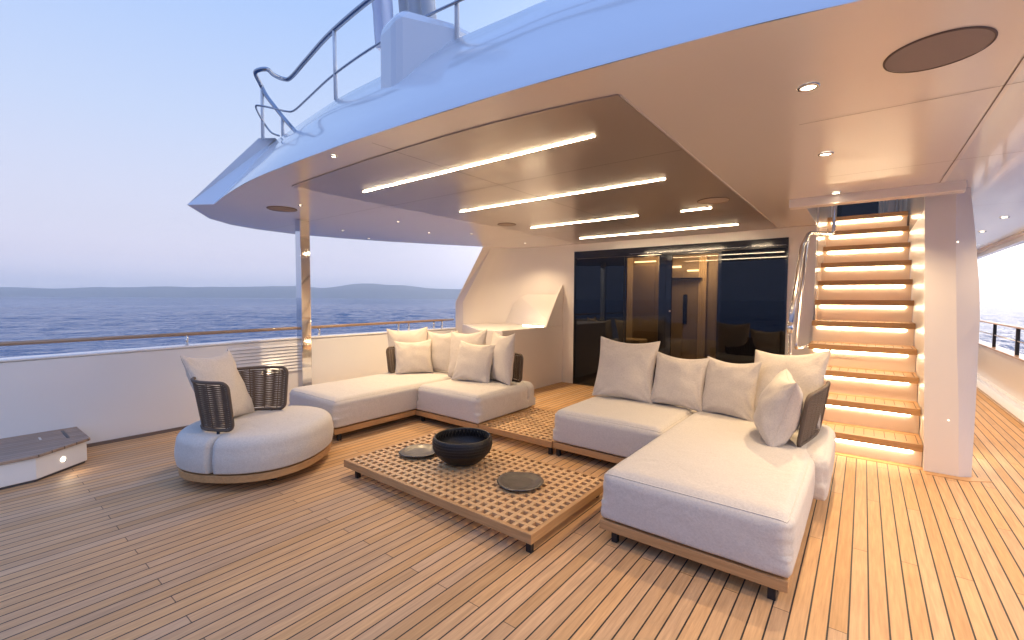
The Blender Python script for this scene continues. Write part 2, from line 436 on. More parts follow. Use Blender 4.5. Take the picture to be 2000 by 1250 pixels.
def hill(name, x0, x1, y0, y1, prof, depth=1500):
    """ridge seen across the water: a real rounded landform between two ground points"""
    bm = NB(); n = 220; rows = 10; g = []
    a = Vector((x0,y0,0)); b = Vector((x1,y1,0)); dr = (b-a).normalized(); nn = Vector((-dr.y, dr.x, 0))
    if nn.dot(a+b) < 0: nn = -nn
    for i in range(n+1):
        t = i/n
        h = 0
        for (t0,h0),(t1,h1) in zip(prof, prof[1:]):
            if t0 <= t <= t1: h = h0+(h1-h0)*(.5-.5*math.cos(PI*(t-t0)/(t1-t0)))
        h *= 1+.16*noise.noise(Vector((t*11,.3,x0*.01)))+.07*noise.noise(Vector((t*34,1.3,x0*.01)))+.03*noise.noise(Vector((t*90,2.3,x0*.01)))
        row = []
        for j in range(rows+1):
            s = j/rows
            p = a.lerp(b,t)+nn*depth*s*2
            row.append(bm.verts.new((p.x,p.y,SEA-20+max(0,h)*math.sin(PI*s)*(1+.15*noise.noise(Vector((t*25,s*4,0)))))))
        g.append(row)
    for i in range(n):
        for j in range(rows): bm.faces.new((g[i][j],g[i+1][j],g[i+1][j+1],g[i][j+1])).smooth = True
    return tag(mk(name, bm, MAT['hill']), kind='structure')
hill('hills', -17600, -4000, -3040, 16800, [(0,210),(.10,330),(.18,220),(.33,290),(.46,340),(.53,440),(.60,340),(.75,270),(.88,190),(1,130)], 1000)
hill('hills', -13900, -12900, -3700, 1500, [(0,400),(.3,330),(.65,150),(1,0)], 600)

HAZE = True
if HAZE:
    bm = NB(); box(bm, -23000, 23000, -23000, 23000, SEA-45, 600)
    hz = bpy.data.materials.new('haze'); hz.use_nodes = True; hn = hz.node_tree; hn.nodes.clear()
    o = hn.nodes.new('ShaderNodeOutputMaterial'); v = hn.nodes.new('ShaderNodeVolumePrincipled')
    v.inputs['Color'].default_value = (.96,.98,1,1); v.inputs['Density'].default_value = .95e-4; v.inputs['Anisotropy'].default_value = .82
    hn.links.new(v.outputs[0], o.inputs['Volume'])
    tag(mk('haze', bm, hz), kind='stuff')

# far sail
t = thing('sailboat', (-6050,-115,SEA), 'tiny white sailing boat far out below the hazy hills', 'boat')
bm = NB()
prism(bm, [(-6056,-122),(-6050,-119),(-6044,-108),(-6046,-104),(-6052,-112)], SEA-.2, SEA+1.6)
mk('hull', bm, MAT['sail'], t)
bm = NB(); a = [bm.verts.new(p) for p in ((-6053,-117,SEA+2.5),(-6046,-107,SEA+2.5),(-6050,-112,SEA+17))]; c = [bm.verts.new((v.co.x+.3,v.co.y-.3,v.co.z)) for v in a]
bm.faces.new(a); bm.faces.new(c[::-1])
for i in range(3): bm.faces.new((a[i],a[(i+1)%3],c[(i+1)%3],c[i]))
mk('sail', bm, MAT['sail'], t)

# ------------------------------------------------------------------ deck
bm = NB()
box(bm, -5.98, 1.66, -3.6, 24, -.12, 0)
tag(mk('deck', bm, MAT['deck']), kind='structure')
# teak margin boards along the stair foot, pale waterway on the starboard side
bm = NB()
prism(bm, [(-.47,5.155),(.455,5.155),(.455,5.05),(.70,5.05),(.86,5.16),(.80,5.22),(.67,5.135),(.455,5.135),(.455,5.262),(-.47,5.262)], 0, .004)
tag(mk('deck', bm, MAT['teakx']), kind='structure')
bm = NB()
box(bm, 1.52, 1.66, 4, 24, .0, .035); box(bm, 1.655, 1.72, 4, 24, .035, .09)
tag(mk('deck', bm, MAT['white']), kind='structure')

# ------------------------------------------------------------------ port bulwark
B = thing('port_bulwark', (-5.84,1.5,0), 'long white bulwark wall with louvred vent behind the armchair', 'bulwark')
bm = NB()
prism_x(bm, [(-3.6,0),(5.80,0),(5.80,.885),(2.7,.895),(-.3,.868),(-3.6,.84)], -5.98, -5.84)
mk('wall', bm, MAT['white'], B, auto=.012)
bm = NB()
prism_x(bm, [(-3.6,.843),(-.3,.871),(2.7,.898),(5.80,.888),(5.80,.915),(2.7,.925),(-.3,.896),(-3.6,.867)], -6.0, -5.825)
mk('top_cap', bm, MAT['white'], B, auto=.01)
bm = NB()
box(bm, -5.84, -5.815, -3.6, 5.78, 0, .03)
mk('base_trim', bm, MAT['seam'], B)
bm = NB()
n = 9
for k in range(n):
    za = .492+.365*k/n; zb = za+.365/n-.009
    prism_x(bm, [], 0, 0) if False else None
    vs_ = [bm.verts.new(p) for p in ((-5.8395,2.07,za),(-5.8395,2.96,za),(-5.8395,2.96,zb),(-5.8395,2.07,zb),(-5.815,2.07,za+.004),(-5.815,2.96,za+.004),(-5.832,2.96,zb),(-5.832,2.07,zb))]
    for f in ((0,3,2,1),(4,5,6,7),(0,1,5,4),(1,2,6,5),(2,3,7,6),(3,0,4,7)): bm.faces.new([vs_[i] for i in f])
ob = mk('louvre_vent', bm, MAT['white'], B)

Rl = thing('handrail', (-5.9,1.5,.9), 'steel capping rail with painted brown deck reflection running above the port bulwark', 'handrail')
bm = NB()
pts = [(-5.9,-3.6,1.015),(-5.9,0,1.03),(-5.9,1.7,1.037),(-5.9,3.2,1.045),(-5.9,5.80,1.062)]
tube(bm, catmull(pts), .021, 12); mk('rail', bm, MAT['railtan'], Rl, smooth=True)
for y in (-2.6,-.6,1.69,3.228,4.57,4.777,5.326,5.519):
    bm = NB(); z = 1.03+.006*y
    tube(bm, [(-5.9,y,.89),(-5.9,y,z)], .017, 10); tube(bm, [(-5.9,y,.905),(-5.9,y,.912)], .03, 12)
    mk('stanchion', bm, MAT['chrome'], Rl)

# hatch locker at the left
H = thing('deck_locker', (-5.4,.3,0), 'low white deck locker with weathered teak lid and glowing courtesy light', 'locker')
base = [(-5.836,.75),(-5.295,.762),(-5.035,.43),(-5.02,.24),(-5.02,-1.6),(-5.836,-1.6)]
bm = NB(); prism(bm, base, .018, .192); mk('body', bm, MAT['white'], H, auto=.008)
bm = NB(); prism(bm, [(-5.832,.735),(-5.30,.747),(-5.047,.425),(-5.032,.24),(-5.032,-1.59),(-5.832,-1.59)], 0, .02); mk('plinth', bm, MAT['hinge'], H)
lid = [(-5.836,.775),(-5.283,.785),(-5.018,.442),(-5.002,.24),(-5.002,-1.62),(-5.836,-1.62)]
bm = NB(); prism(bm, lid, .192, .216); mk('lid', bm, MAT['lid'], H, auto=.004)
bm = NB(); box(bm, -5.74,-5.43,.655,.675,.214,.219); mk('hinge_slot', bm, MAT['hinge'], H)
bm = NB(); box(bm, -5.62,-5.50,.50,.515,.214,.219); mk('latch', bm, MAT['steel'], H)
nrmv = Vector((.787,.617,0)); c = Vector((-5.165,.596,.105))
q = nrmv.to_track_quat('Z','Y').to_matrix().to_4x4()
bm = NB(); bmesh.ops.create_circle(bm, cap_ends=True, segments=20, radius=.017, matrix=Matrix.Translation(c+nrmv*.004)@q)
mk('courtesy_light', bm, MAT['lamp'], H)
bm = NB(); disc(bm, (0,0), .008, 0, 12); bmesh.ops.transform(bm, matrix=Matrix.Translation((-5.016,.02,.06))@Matrix.Rotation(R(90),4,'Y'), verts=bm.verts); mk('drain_plug', bm, MAT['hinge'], H)

def point(name, loc, power, color=(1,.76,.48), size=.03):
    l = bpy.data.lights.new(name, 'POINT'); l.energy = power; l.color = color; l.shadow_soft_size = size
    o = bpy.data.objects.new(name, l); o.location = loc; COL.objects.link(o); return o
def spot(name, loc, power, color=(1,.73,.43), angle=125, blend=.7, size=.02, aim=(0,0,-1)):
    l = bpy.data.lights.new(name, 'SPOT'); l.energy = power; l.color = color; l.shadow_soft_size = size
    l.spot_size = R(angle); l.spot_blend = blend
    o = bpy.data.objects.new(name, l); o.location = loc; o.rotation_euler = Vector(aim).to_track_quat('-Z','Y').to_euler(); COL.objects.link(o); return o
spot('courtesy_glow', c+nrmv*.03, 1.3, angle=120, aim=(.85,.5,-.12), size=.02)

# ------------------------------------------------------------------ overhang (upper deck seen from below)
ZC = 2.37
LO = [(-5.376,1.576),(-5.125,1.731),(-4.5,1.63),(-3.71,1.548),(-2.74,1.535),(-2.15,1.55),(-1.26,1.60),(-.43,1.70),(-.04,1.78),(.6,1.93),(1.3,2.16),(2.1,2.5)]
UP = [(-5.015,2.118),(-4.960,2.245),(-4.70,2.215),(-3.525,2.093),(-2.865,2.075),(-2.1,2.075),(-1.66,2.10),(-1.35,2.13),(-.5,2.27),(.6,2.52),(1.3,2.76),(2.1,3.1)]
PORTL = [(-5.376,1.576),(-6.10,2.01),(-6.40,2.35),(-6.53,2.70),(-6.58,3.29),(-6.42,3.95),(-6.17,4.60),(-5.75,5.40),(-5.39,6.05)]
PORTU = [(-5.015,2.118),(-5.6,2.65),(-5.9,2.95),(-6.05,3.2),(-6.15,3.6),(-6.1,4.1),(-6.0,4.7),(-5.75,5.4),(-5.5,6.05)]
OV = thing('upper_deck_overhang', (-2,3,2.37), 'white upper deck overhang sheltering the lounge with a bronze ceiling panel', 'overhang')
bm = NB()
OX0, OX1, OY0, OY1 = -.485, .462, 4.93, 9.0
def ngon(bm, pts, z, mi=0):
    f = bm.faces.new([bm.verts.new((x,y,z)) for x,y in pts]); f.material_index = mi; return f
aftL = [p for p in LO[1:] if p[0] < -.485] + [(-.485,1.692)]
fs = [ngon(bm, aftL+[(-.485,7.0),(-5.2,7.0),(-5.39,6.05)]+PORTL[::-1][1:], ZC),
      ngon(bm, [(-.485,1.692),(-.43,1.70),(-.04,1.78),(OX1,1.893),(OX1,OY0),(-.485,OY0)], ZC),
      ngon(bm, [(OX1,1.893),(.6,1.93),(1.3,2.16),(2.1,2.5),(2.1,5.0),(1.90,6.5),(1.70,8.0),(1.66,24),(OX1,24)], ZC)]
fs[2].material_index = 2  # starboard piece in white: its sky-lit brightness is put into the colour
bmesh.ops.triangulate(bm, faces=fs)
sx = .0022; zs = ZC-.0025
def seamline(a, b):
    a = Vector(a); b = Vector(b); t = (b-a).normalized(); n = Vector((-t.y,t.x))*sx
    f = bm.faces.new([bm.verts.new((p.x,p.y,zs)) for p in (a+n,b+n,b-n,a-n)]); f.material_index = 1
seamline((.445,1.95),(.432,4.85)); seamline((-.30,2.817),(1.9,2.86)); seamline((-.235,4.13),(1.9,4.13)); seamline((OX1+.3,6.2),(1.7,6.2)); seamline((OX1+.3,9),(1.6,9)); seamline((OX1+.3,12),(1.6,12))
seamline((-2.33,1.62),(-2.33,1.83)); seamline((-3.75,2.8),(-6.4,2.8)); seamline((-3.75,5.4),(-5.7,5.4))
mk('soffit', bm, None, OV, mats=[MAT['soffit'], MAT['seam'], MAT['white']])
# aft fascia: lofted, with a rolled top edge
bm = NB(); rows = []
prof = [(0,2.37,0),(.012,2.379,-.004),(.3,2.589,-.008),(.6,2.808,-.008),(.86,2.998,-.004),(.875,3.008,.004),(.97,3.078,.010),(1,3.10,.03)]
def resample(P, Q, n=6):
    a = catmull([(x,y,0) for x,y in P[1:]], n); b = catmull([(x,y,0) for x,y in Q[1:]], n)
    return [Vector((P[1][0],P[1][1],0))]*0 + a, b
LA, UA = resample(LO, UP)
for s, z, off in prof:
    row = []
    for a, b in zip(LA, UA):
        p = a.lerp(b, s); d_ = (b-a); d_.z = 0; d_.normalize()
        row.append(bm.verts.new((p.x+d_.x*off, p.y+d_.y*off, z)))
    rows.append(row)
rows.append([bm.verts.new((b.x, b.y+.16, 3.10)) for b in UA])
rows.append([bm.verts.new((b.x, b.y+.16, 2.92)) for b in UA])
for r1, r2 in zip(rows, rows[1:]):
    for k in range(len(r1)-1):
        bm.faces.new((r1[k],r1[k+1],r2[k+1],r2[k])).smooth = True
mk('aft_fascia', bm, MAT['fascia'], OV)
bm = NB()
v = [bm.verts.new(p) for p in ((-5.376,1.576,2.37),(-5.125,1.731,2.37),(-4.96,2.245,3.10),(-5.015,2.118,3.10))]
bm.faces.new(v)
mk('corner_fascia', bm, MAT['fascia'], OV)
bm = NB()
a = [bm.verts.new((x,y,2.37)) for x,y in PORTL]; b = [bm.verts.new((x,y,3.10)) for x,y in PORTU]; c_ = [bm.verts.new((x+.15,y+.1,3.10)) for x,y in PORTU]
for k in range(len(a)-1):
    bm.faces.new((a[k],a[k+1],b[k+1],b[k])); bm.faces.new((b[k],b[k+1],c_[k+1],c_[k]))
mk('port_fascia', bm, MAT['fascia'], OV)
bm = NB(); f = ngon(bm, [(x,y+.1) for x,y in UP]+[(2.1,24),(.8,24),(.8,9.2),(.6,9.2),(-5.5,9.2)]+[(x+.1,y+.05) for x,y in PORTU[::-1][:-1]], 2.93); bmesh.ops.triangulate(bm, faces=[f])
# leave the stair well open in the upper sheet
bm.free()
bm = NB()
for pts in ([(x,y+.1) for x,y in UP if x < -.5]+[(-.5,2.35),(-.5,9.2),(-5.5,9.2)]+[(x+.1,y+.05) for x,y in PORTU[::-1][:-1]],
            [(-.5,2.35),(.6,2.6),(.6,4.93),(-.5,4.93)], [(.6,2.6),(2.0,3.1),(2.0,24),(.6,24)]):
    f = ngon(bm, pts, 2.93); bmesh.ops.triangulate(bm, faces=[f])
mk('upper_deck_floor', bm, MAT['white'], OV)
# bronze panel with curved aft edge and its joints
bm = NB()
edge = [(-3.75,1.835),(-3.3,1.812),(-2.7,1.797),(-2.2,1.797),(-1.7,1.812),(-1.2,1.86),(-.9,1.915)]
pp = [(p.x,p.y) for p in catmull([(x,y,0) for x,y in edge],4)]
prism(bm, pp+[(-.9,6.64),(-3.75,6.64)], ZC-.007, ZC-.001)
zs = ZC-.0085
seamline((-2.335,1.80),(-2.335,6.63)); seamline((-3.745,2.81),(-.905,2.83)); seamline((-3.745,5.3),(-.905,5.3))
mk('ceiling_panel', bm, None, OV, mats=[MAT['bronze'], MAT['seam']])
for x0,x1,y0 in ((-.898,-.892,1.93),(-3.757,-3.752,1.84)):
    bm = NB(); box(bm, x0,x1,y0,6.64,ZC-.006,ZC-.0005); mk('panel_edge_trim', bm, MAT['soffit'], OV)
# teak trim along the starboard edge
bm = NB()
box(bm, 1.60, 1.66, 8.0, 24, ZC-.03, ZC-.001)
mk('teak_edge_trim', bm, MAT['rimteak'], OV)
bm = NB(); box(bm, 1.665, 1.74, 8.0, 24, ZC-.10, ZC+.4); mk('side_fascia', bm, MAT['fascia'], OV)
# header beam over the stair opening
bm = NB(); prism_x(bm, [(4.86,ZC-.075),(4.93,ZC-.085),(4.93,ZC+.3),(4.86,ZC-.002)], -.575, .585); mk('header_beam', bm, MAT['soffit'], OV, auto=.006)

# ------------------------------------------------------------------ ceiling light strips, downlights, speakers
strips = [(-3.43,-1.22,2.30,'nearest the open aft edge'),(-3.385,-1.22,3.435,'second from the aft edge'),
          (-3.41,-1.98,4.755,'third row, longer broken piece'),(-1.525,-1.23,4.79,'short piece beside the pale round speaker'),(-3.41,-1.236,6.02,'nearest the glass doors')]
for x0,x1,y,w in strips:
    bm = NB(); box(bm, x0, x1, y-.0042, y+.0042, ZC-.012, ZC-.0085)
    tag(mk('light_strip', bm, MAT['strip']), 'slim light strip in the bronze ceiling, '+w, 'light strip', 'light strips in the bronze ceiling')

dl = [(-.22,2.346,18,'white ceiling near the large round speaker'),(-.22,3.47,54,'white ceiling over the chaise, middle of the right row'),(-.22,4.77,92,'white ceiling just before the stair header'),
      (-4.47,2.27,12,'port ceiling beside the pillar top'),(-4.47,3.47,92,'port ceiling, second of the inner port row'),(-4.46,4.75,90,'port ceiling, third of the inner port row'),(-4.47,6.06,34,'port ceiling above the corner wall ledge'),
      (-5.66,3.46,12,'port ceiling near the curved outer edge behind the pillar'),(-6.11,4.18,12,'port ceiling, outermost by the curved edge'),(-4.88,4.32,12,'port ceiling between the inner row and the outer edge'),(-5.84,6.03,0,''),
      (-2.745,1.62,20,'narrow white strip of ceiling along the aft edge'),
      (1.19,3.5,40,''),(1.19,4.75,28,''),(1.19,5.95,45,''),(1.18,7.24,70,'side deck ceiling, nearer of two'),(1.2,8.55,80,'side deck ceiling, farther of two'),(1.2,11,110,''),(1.2,14,60,''),(1.19,2.35,56,''),(1.19,1.2,62,''),(-.22,1.2,0,'')]  # starboard rows without text are unseen lamps added to light that side
for x,y,p,w in dl:
    if w or x > 1:
        big = .036 if x > -1 else .022
        r_ = .028 if x > -1 else .014
        D = thing('downlight', (x,y,ZC), 'small round recessed downlight, '+(w or 'added out of view to brighten the starboard side'), 'downlight', 'recessed ceiling downlights')
        bm = NB(); lathe(bm, [(r_*1.5,-.001),(r_*1.5,-.006),(r_*1.05,-.009),(r_,-.004)], (x,y,ZC), 28); mk('trim_ring', bm, MAT['steel'], D)
        bm = NB(); disc(bm, (x,y), r_, ZC-.005, 24); mk('lamp_lens', bm, MAT['lamp'], D)
    if p: spot('downlight_beam', (x,y,ZC-.03), p*1.45)

for x,y,r_,w,mm in ((.18,2.305,.150,'large round grey speaker flush in the white ceiling at the top right','speaker'),(-1.125,4.44,.135,'pale round speaker flush in the bronze ceiling beside a short light strip','speaker2'),
                 (-3.5,4.36,.11,'small round speaker at the port edge of the bronze ceiling','speaker2'),(-4.81,2.25,.14,'round speaker in the port ceiling left of the pillar','speaker')):
    z0 = ZC if x > -.9 or x < -3.75 else ZC-.0075
    sk = thing('ceiling_speaker', (x,y,z0), w, 'speaker', 'round ceiling speakers')
    bm = NB(); lathe(bm, [(r_+.004,-.0005),(r_+.003,-.005),(r_-.003,-.005)], (x,y,z0), 64); mk('rim', bm, MAT['seam'], sk)
    bm = NB(); lathe(bm, [(r_-.002,-.003),(r_*.7,-.0045),(0,-.005)], (x,y,z0), 64); mk('grille', bm, MAT[mm], sk)

# ------------------------------------------------------------------ pillar
bm = NB(); box(bm, -5.375,-5.255,2.66,2.78,.0,ZC)
P_ = thing('pillar', (-5.315,2.72,0), 'square mirror polished steel pillar beside the left chaise', 'pillar')
mk('shaft', bm, MAT['chrome'], P_, auto=.006)
bm = NB(); box(bm, -5.395,-5.235,2.64,2.80,.0,.012); mk('base_plate', bm, MAT['steel'], P_)

# ------------------------------------------------------------------ deckhouse
DH = thing('deckhouse', (-2.3,6.7,0), 'cream deckhouse wall with a raked wing and lit corner ledge around the doors', 'deckhouse')
bm = NB()
Yw = 6.675
box(bm, -5.3,-3.88,Yw,Yw+.12,0,ZC-.001); box(bm, -3.88,-.776,Yw,Yw+.12,2.242,ZC-.001); box(bm, -.776,-.485,Yw,Yw+.12,0,ZC-.001)
mk('wall', bm, MAT['wall'], DH)
bm = NB()
cols = [[(-5.84,5.80,.80),(-5.84,5.80,1.38),(-5.40,6.05,2.369)],
        [(-5.71,5.86,.80),(-5.71,5.86,1.38),(-5.315,6.18,2.369)],
        [(-5.64,6.10,.80),(-5.62,6.10,1.38),(-5.255,6.31,2.369)],
        [(-5.54,6.30,.80),(-5.50,6.30,1.38),(-5.165,6.44,2.369)],
        [(-5.38,6.48,.80),(-5.32,6.48,1.38),(-5.05,6.56,2.369)],
        [(-5.18,6.60,.80),(-5.10,6.60,1.38),(-4.86,6.635,2.369)],
        [(-4.90,6.655,.80),(-4.80,6.655,1.38),(-4.60,6.665,2.369)],
        [(-4.50,6.672,.80),(-4.40,6.672,1.38),(-4.30,6.672,2.369)]]
V = []
for ci, c in enumerate(cols):
    pts = catmull(c, 1) if False else c
    V.append([bm.verts.new(p) for p in pts])
for i in range(len(cols)-1):
    for j in range(2): 
        f = bm.faces.new((V[i][j],V[i+1][j],V[i+1][j+1],V[i][j+1])); f.smooth = i > 0
back = [bm.verts.new(p) for p in ((-5.95,6.9,.8),(-5.95,6.9,1.38),(-5.62,6.9,2.369))]
for j in range(2): bm.faces.new((V[0][j],back[j],back[j+1],V[0][j+1]))
mk('wing', bm, MAT['wall'], DH)
bm = NB(); box(bm, -5.98,-5.84,5.80,6.9,0,.92); mk('wing_base', bm, MAT['wall'], DH)
# ledge block
bm = NB(); prism(bm, [(-4.10,6.672),(-4.10,5.02),(-4.5,4.95),(-5.70,5.83),(-5.70,6.672)], 0, .985); mk('corner_cabinet', bm, MAT['wall'], DH, auto=.01)
bm = NB(); prism_x(bm, [(6.672,.985),(6.155,.985),(6.51,1.52),(6.672,1.70)], -4.13, -4.1005); mk('raked_cheek', bm, MAT['wall'], DH, auto=.006)
bm = NB()
A_ = [bm.verts.new(p) for p in ((-4.131,6.42,.986),(-4.131,6.655,1.525),(-4.131,6.672,.986))]; B_ = [bm.verts.new(p) for p in ((-5.25,6.50,.986),(-5.05,6.64,1.525),(-5.25,6.672,.986))]
bm.faces.new(A_); bm.faces.new(B_[::-1])
for k in range(3): bm.faces.new((A_[k],A_[(k+1)%3],B_[(k+1)%3],B_[k]))
mk('sloped_back', bm, MAT['wall'], DH)
bm = NB(); box(bm, -4.60,-4.18,6.18,6.195,.986,.994); mk('ledge_light', bm, MAT['led'], DH)
spot('ledge_glow', (-4.35,6.2,1.02), .8, color=(1,.80,.52), angle=165, aim=(-.15,.35,.5), size=.05, blend=.9)
spot('ledge_glow', (-5.0,5.9,1.02), .9, color=(1,.78,.50), angle=170, aim=(-.4,.35,.5), size=.06, blend=.95)

# starboard stair wall / post: raked end with folded chamfer
bm = NB()
A = [(.452,5.14),(.662,5.14),(.742,5.20)]
def ring(z, xf, xe):
    return [bm.verts.new(p) for p in ((.449-.033*z,5.14,z),(xf,5.14,z),(xe*1.012,5.20,z),(xe*1.012,24,z),(.449,24,z),(.449,5.17,z),(.449-.033*z,5.17,z))]
rg = [ring(.0,.662,.736),ring(.60,.640,.738),ring(1.07,.612,.736),ring(1.315,.600,.7345),ring(1.56,.590,.723),ring(2.01,.570,.682),ring(ZC-.001,.560,.642)]
for r1, r2 in zip(rg, rg[1:]):
    for k in range(7): bm.faces.new((r1[k],r1[(k+1)%7],r2[(k+1)%7],r2[k]))
PW = thing('stair_side_wall', (.6,5.2,0), 'tall white raked wall end standing right of the illuminated staircase', 'wall')
mk('wall_end', bm, MAT['wallm'], PW)
bm = NB()
for z in (.46,1.93):
    bmesh.ops.create_circle(bm, cap_ends=True, segments=10, radius=.0032, matrix=Matrix.Translation((.585,5.137,z))@Matrix.Rotation(R(90),4,'X'))
mk('marker_light', bm, MAT['lamp'], PW)
spot('side_deck_glow', (.82,5.9,.35), 6, angle=150, aim=(.6,-.2,-.8), color=(1,.85,.62))

# ------------------------------------------------------------------ glass doors
G = thing('glass_doors', (-2.33,6.67,0), 'wide black framed sliding glass doors into the dim salon', 'door')
bm = NB()
yf = 6.66
box(bm, -3.88,-.776,yf,yf+.06,2.12,2.241); box(bm, -3.88,-3.855,yf,yf+.06,0,2.12); box(bm, -.80,-.776,yf,yf+.06,0,2.12); box(bm, -3.855,-.80,yf,yf+.06,0,.03)
mk('frame', bm, MAT['doorframe'], G)
bm = NB(); box(bm, -3.853,-2.985,yf+.012,yf+.024,.03,2.118); mk('fixed_pane', bm, MAT['darkglass'], G)
bm = NB(); box(bm, -1.565,-.802,yf+.012,yf+.024,.03,2.118); mk('fixed_pane', bm, MAT['darkglass'], G)
for i, (x0,x1) in enumerate(((-2.985,-2.335),(-2.332,-1.565))):
    xa, xb = (x0+.03, x1-.10) if i == 0 else (x0+.085, x1-.045)
    lf = bm = NB()
    yy = yf+.028
    box(bm, x0,xa,yy,yy+.03,.03,2.118); box(bm, xb,x1,yy,yy+.03,.03,2.118); box(bm, xa,xb,yy,yy+.03,2.095,2.118); box(bm, xa,xb,yy,yy+.03,.03,.10)
    lf = mk('sliding_leaf', bm, MAT['doorframe'], G)
    bm = NB(); box(bm, xa,xb,yy+.010,yy+.018,.10,2.095); mk('pane', bm, MAT['glass'], lf)
    if i == 1:
        bm = NB(); lathe(bm, [(.0,.012),(.012,.010),(.016,0)], (0,0,0), 16); bmesh.ops.transform(bm, matrix=Matrix.Translation((-2.262,yy-.001,1.275))@Matrix.Rotation(R(90),4,'X'), verts=bm.verts)
        mk('lock_knob', bm, MAT['chrome'], lf, smooth=True)
bm = NB(); 
for z in (2.15,): box(bm, -2.9,-.80,yf-.003,yf,z,z+.003)
mk('track_trim', bm, MAT['steel'], G)

SI = thing('salon_interior', (-2.4,9,0), 'warm dim salon room seen through the clear door panes', 'room')
bm = NB()
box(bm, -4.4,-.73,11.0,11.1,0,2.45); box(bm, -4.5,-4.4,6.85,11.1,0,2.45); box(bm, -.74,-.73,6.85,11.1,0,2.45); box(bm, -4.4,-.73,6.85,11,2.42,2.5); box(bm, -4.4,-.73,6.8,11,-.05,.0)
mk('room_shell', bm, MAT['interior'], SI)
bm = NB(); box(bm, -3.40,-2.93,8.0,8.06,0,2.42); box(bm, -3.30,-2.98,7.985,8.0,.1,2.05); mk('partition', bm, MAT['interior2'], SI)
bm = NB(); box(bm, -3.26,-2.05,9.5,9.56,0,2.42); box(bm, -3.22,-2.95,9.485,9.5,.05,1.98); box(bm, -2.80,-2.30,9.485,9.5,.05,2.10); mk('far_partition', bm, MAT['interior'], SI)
bm = NB(); box(bm, -2.93,-2.855,9.46,9.5,.95,1.55); mk('wall_slot', bm, MAT['doorframe'], SI)
bm = NB()
def zigzag(bm, x0, x1, y, n, d, z0, z1):
    f = [(x0+(x1-x0)*k/n, y+(d if k % 2 else 0)) for k in range(n+1)]
    prism(bm, f+[(x, yy+.012) for x, yy in f[::-1]], z0, z1)
zigzag(bm, -3.54,-3.40,7.99,8,.02,.05,2.38)
mk('curtain', bm, MAT['curtain'], SI)
bm = NB(); zigzag(bm, -2.62,-2.47,9.40,8,.02,.05,2.30)
mk('curtain', bm, MAT['curtain'], SI)
bm = NB(); box(bm, -3.35,-2.96,7.93,7.97,2.12,2.14); mk('cove_light', bm, MAT['lampin'], SI)
bm = NB(); box(bm, -3.20,-2.98,9.42,9.45,2.10,2.14); mk('cove_light', bm, MAT['lampin'], SI)
bm = NB(); box(bm, -2.86,-2.60,9.44,9.47,2.02,2.05); mk('wall_light', bm, MAT['lampin'], SI)
bm = NB(); box(bm, -3.22,-2.55,9.30,9.46,1.86,1.885); mk('shelf', bm, MAT['doorframe'], SI)
point('salon_glow', (-2.9,7.5,2.2), 30, color=(1,.70,.42), size=.2)
point('salon_glow', (-2.5,8.9,2.2), 36, color=(1,.70,.42), size=.2)
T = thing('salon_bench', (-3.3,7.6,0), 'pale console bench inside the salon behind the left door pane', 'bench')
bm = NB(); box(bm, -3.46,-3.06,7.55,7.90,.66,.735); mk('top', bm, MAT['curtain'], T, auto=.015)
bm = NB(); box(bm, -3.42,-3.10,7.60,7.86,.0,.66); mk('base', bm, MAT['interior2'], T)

# ------------------------------------------------------------------ staircase
ST = thing('staircase', (0,6.5,0), 'illuminated staircase with teak treads and glowing strips under each step', 'staircase')
XR = .446
tz = [.205+.2495*k for k in range(11)]; ty = [5.19+.318*k for k in range(11)]
for k in range(11):
    xl = -.485 if k < 6 else -.478
    bm = NB(); box(bm, xl, XR-.002 if k > 2 else XR-.004, ty[k], ty[k]+.44, tz[k]-.060, tz[k])
    n_ = int((XR-xl)/.075)
    for j in range(1, n_):
        x = xl+j*.075; box(bm, x-.002, x+.002, ty[k]+.075, ty[k]+.31, tz[k], tz[k]+.0012, 1)
    box(bm, xl+.03, XR-.03, ty[k]+.335, ty[k]+.339, tz[k], tz[k]+.0012, 1)
    box(bm, XR-.035, XR-.031, ty[k]+.03, ty[k]+.335, tz[k], tz[k]+.0012, 1)
    mk('tread', bm, None, ST, mats=[MAT['tread'], MAT['caulk']])
    z0 = 0 if k == 0 else tz[k-1]
    yr = ty[k]+(.05 if k == 0 else .105)
    bm = NB(); box(bm, xl+.005 if k < 6 else xl, XR-.003, yr, yr+.03, z0, tz[k]-.0605)
    rs = mk('riser', bm, MAT['riser'], ST)
    bm = NB(); box(bm, xl+.05, XR-.07, yr-.010, yr-.0005, tz[k]-.090, tz[k]-.072); mk('light_strip', bm, MAT['led'], rs)
# closed side under the open flight
bm = NB()
poly = [(ty[0]+.08,0)]
for k in range(6):
    poly += [(ty[k]+(.08 if k==0 else .135), tz[k]-.062)] + ([(ty[k+1]+.135, tz[k]-.062)] if k < 5 else [])
poly += [(6.67,tz[5]-.062),(6.67,0)]
prism_x(bm, poly, -.481, -.47); mk('side_panel', bm, MAT['wall'], ST)
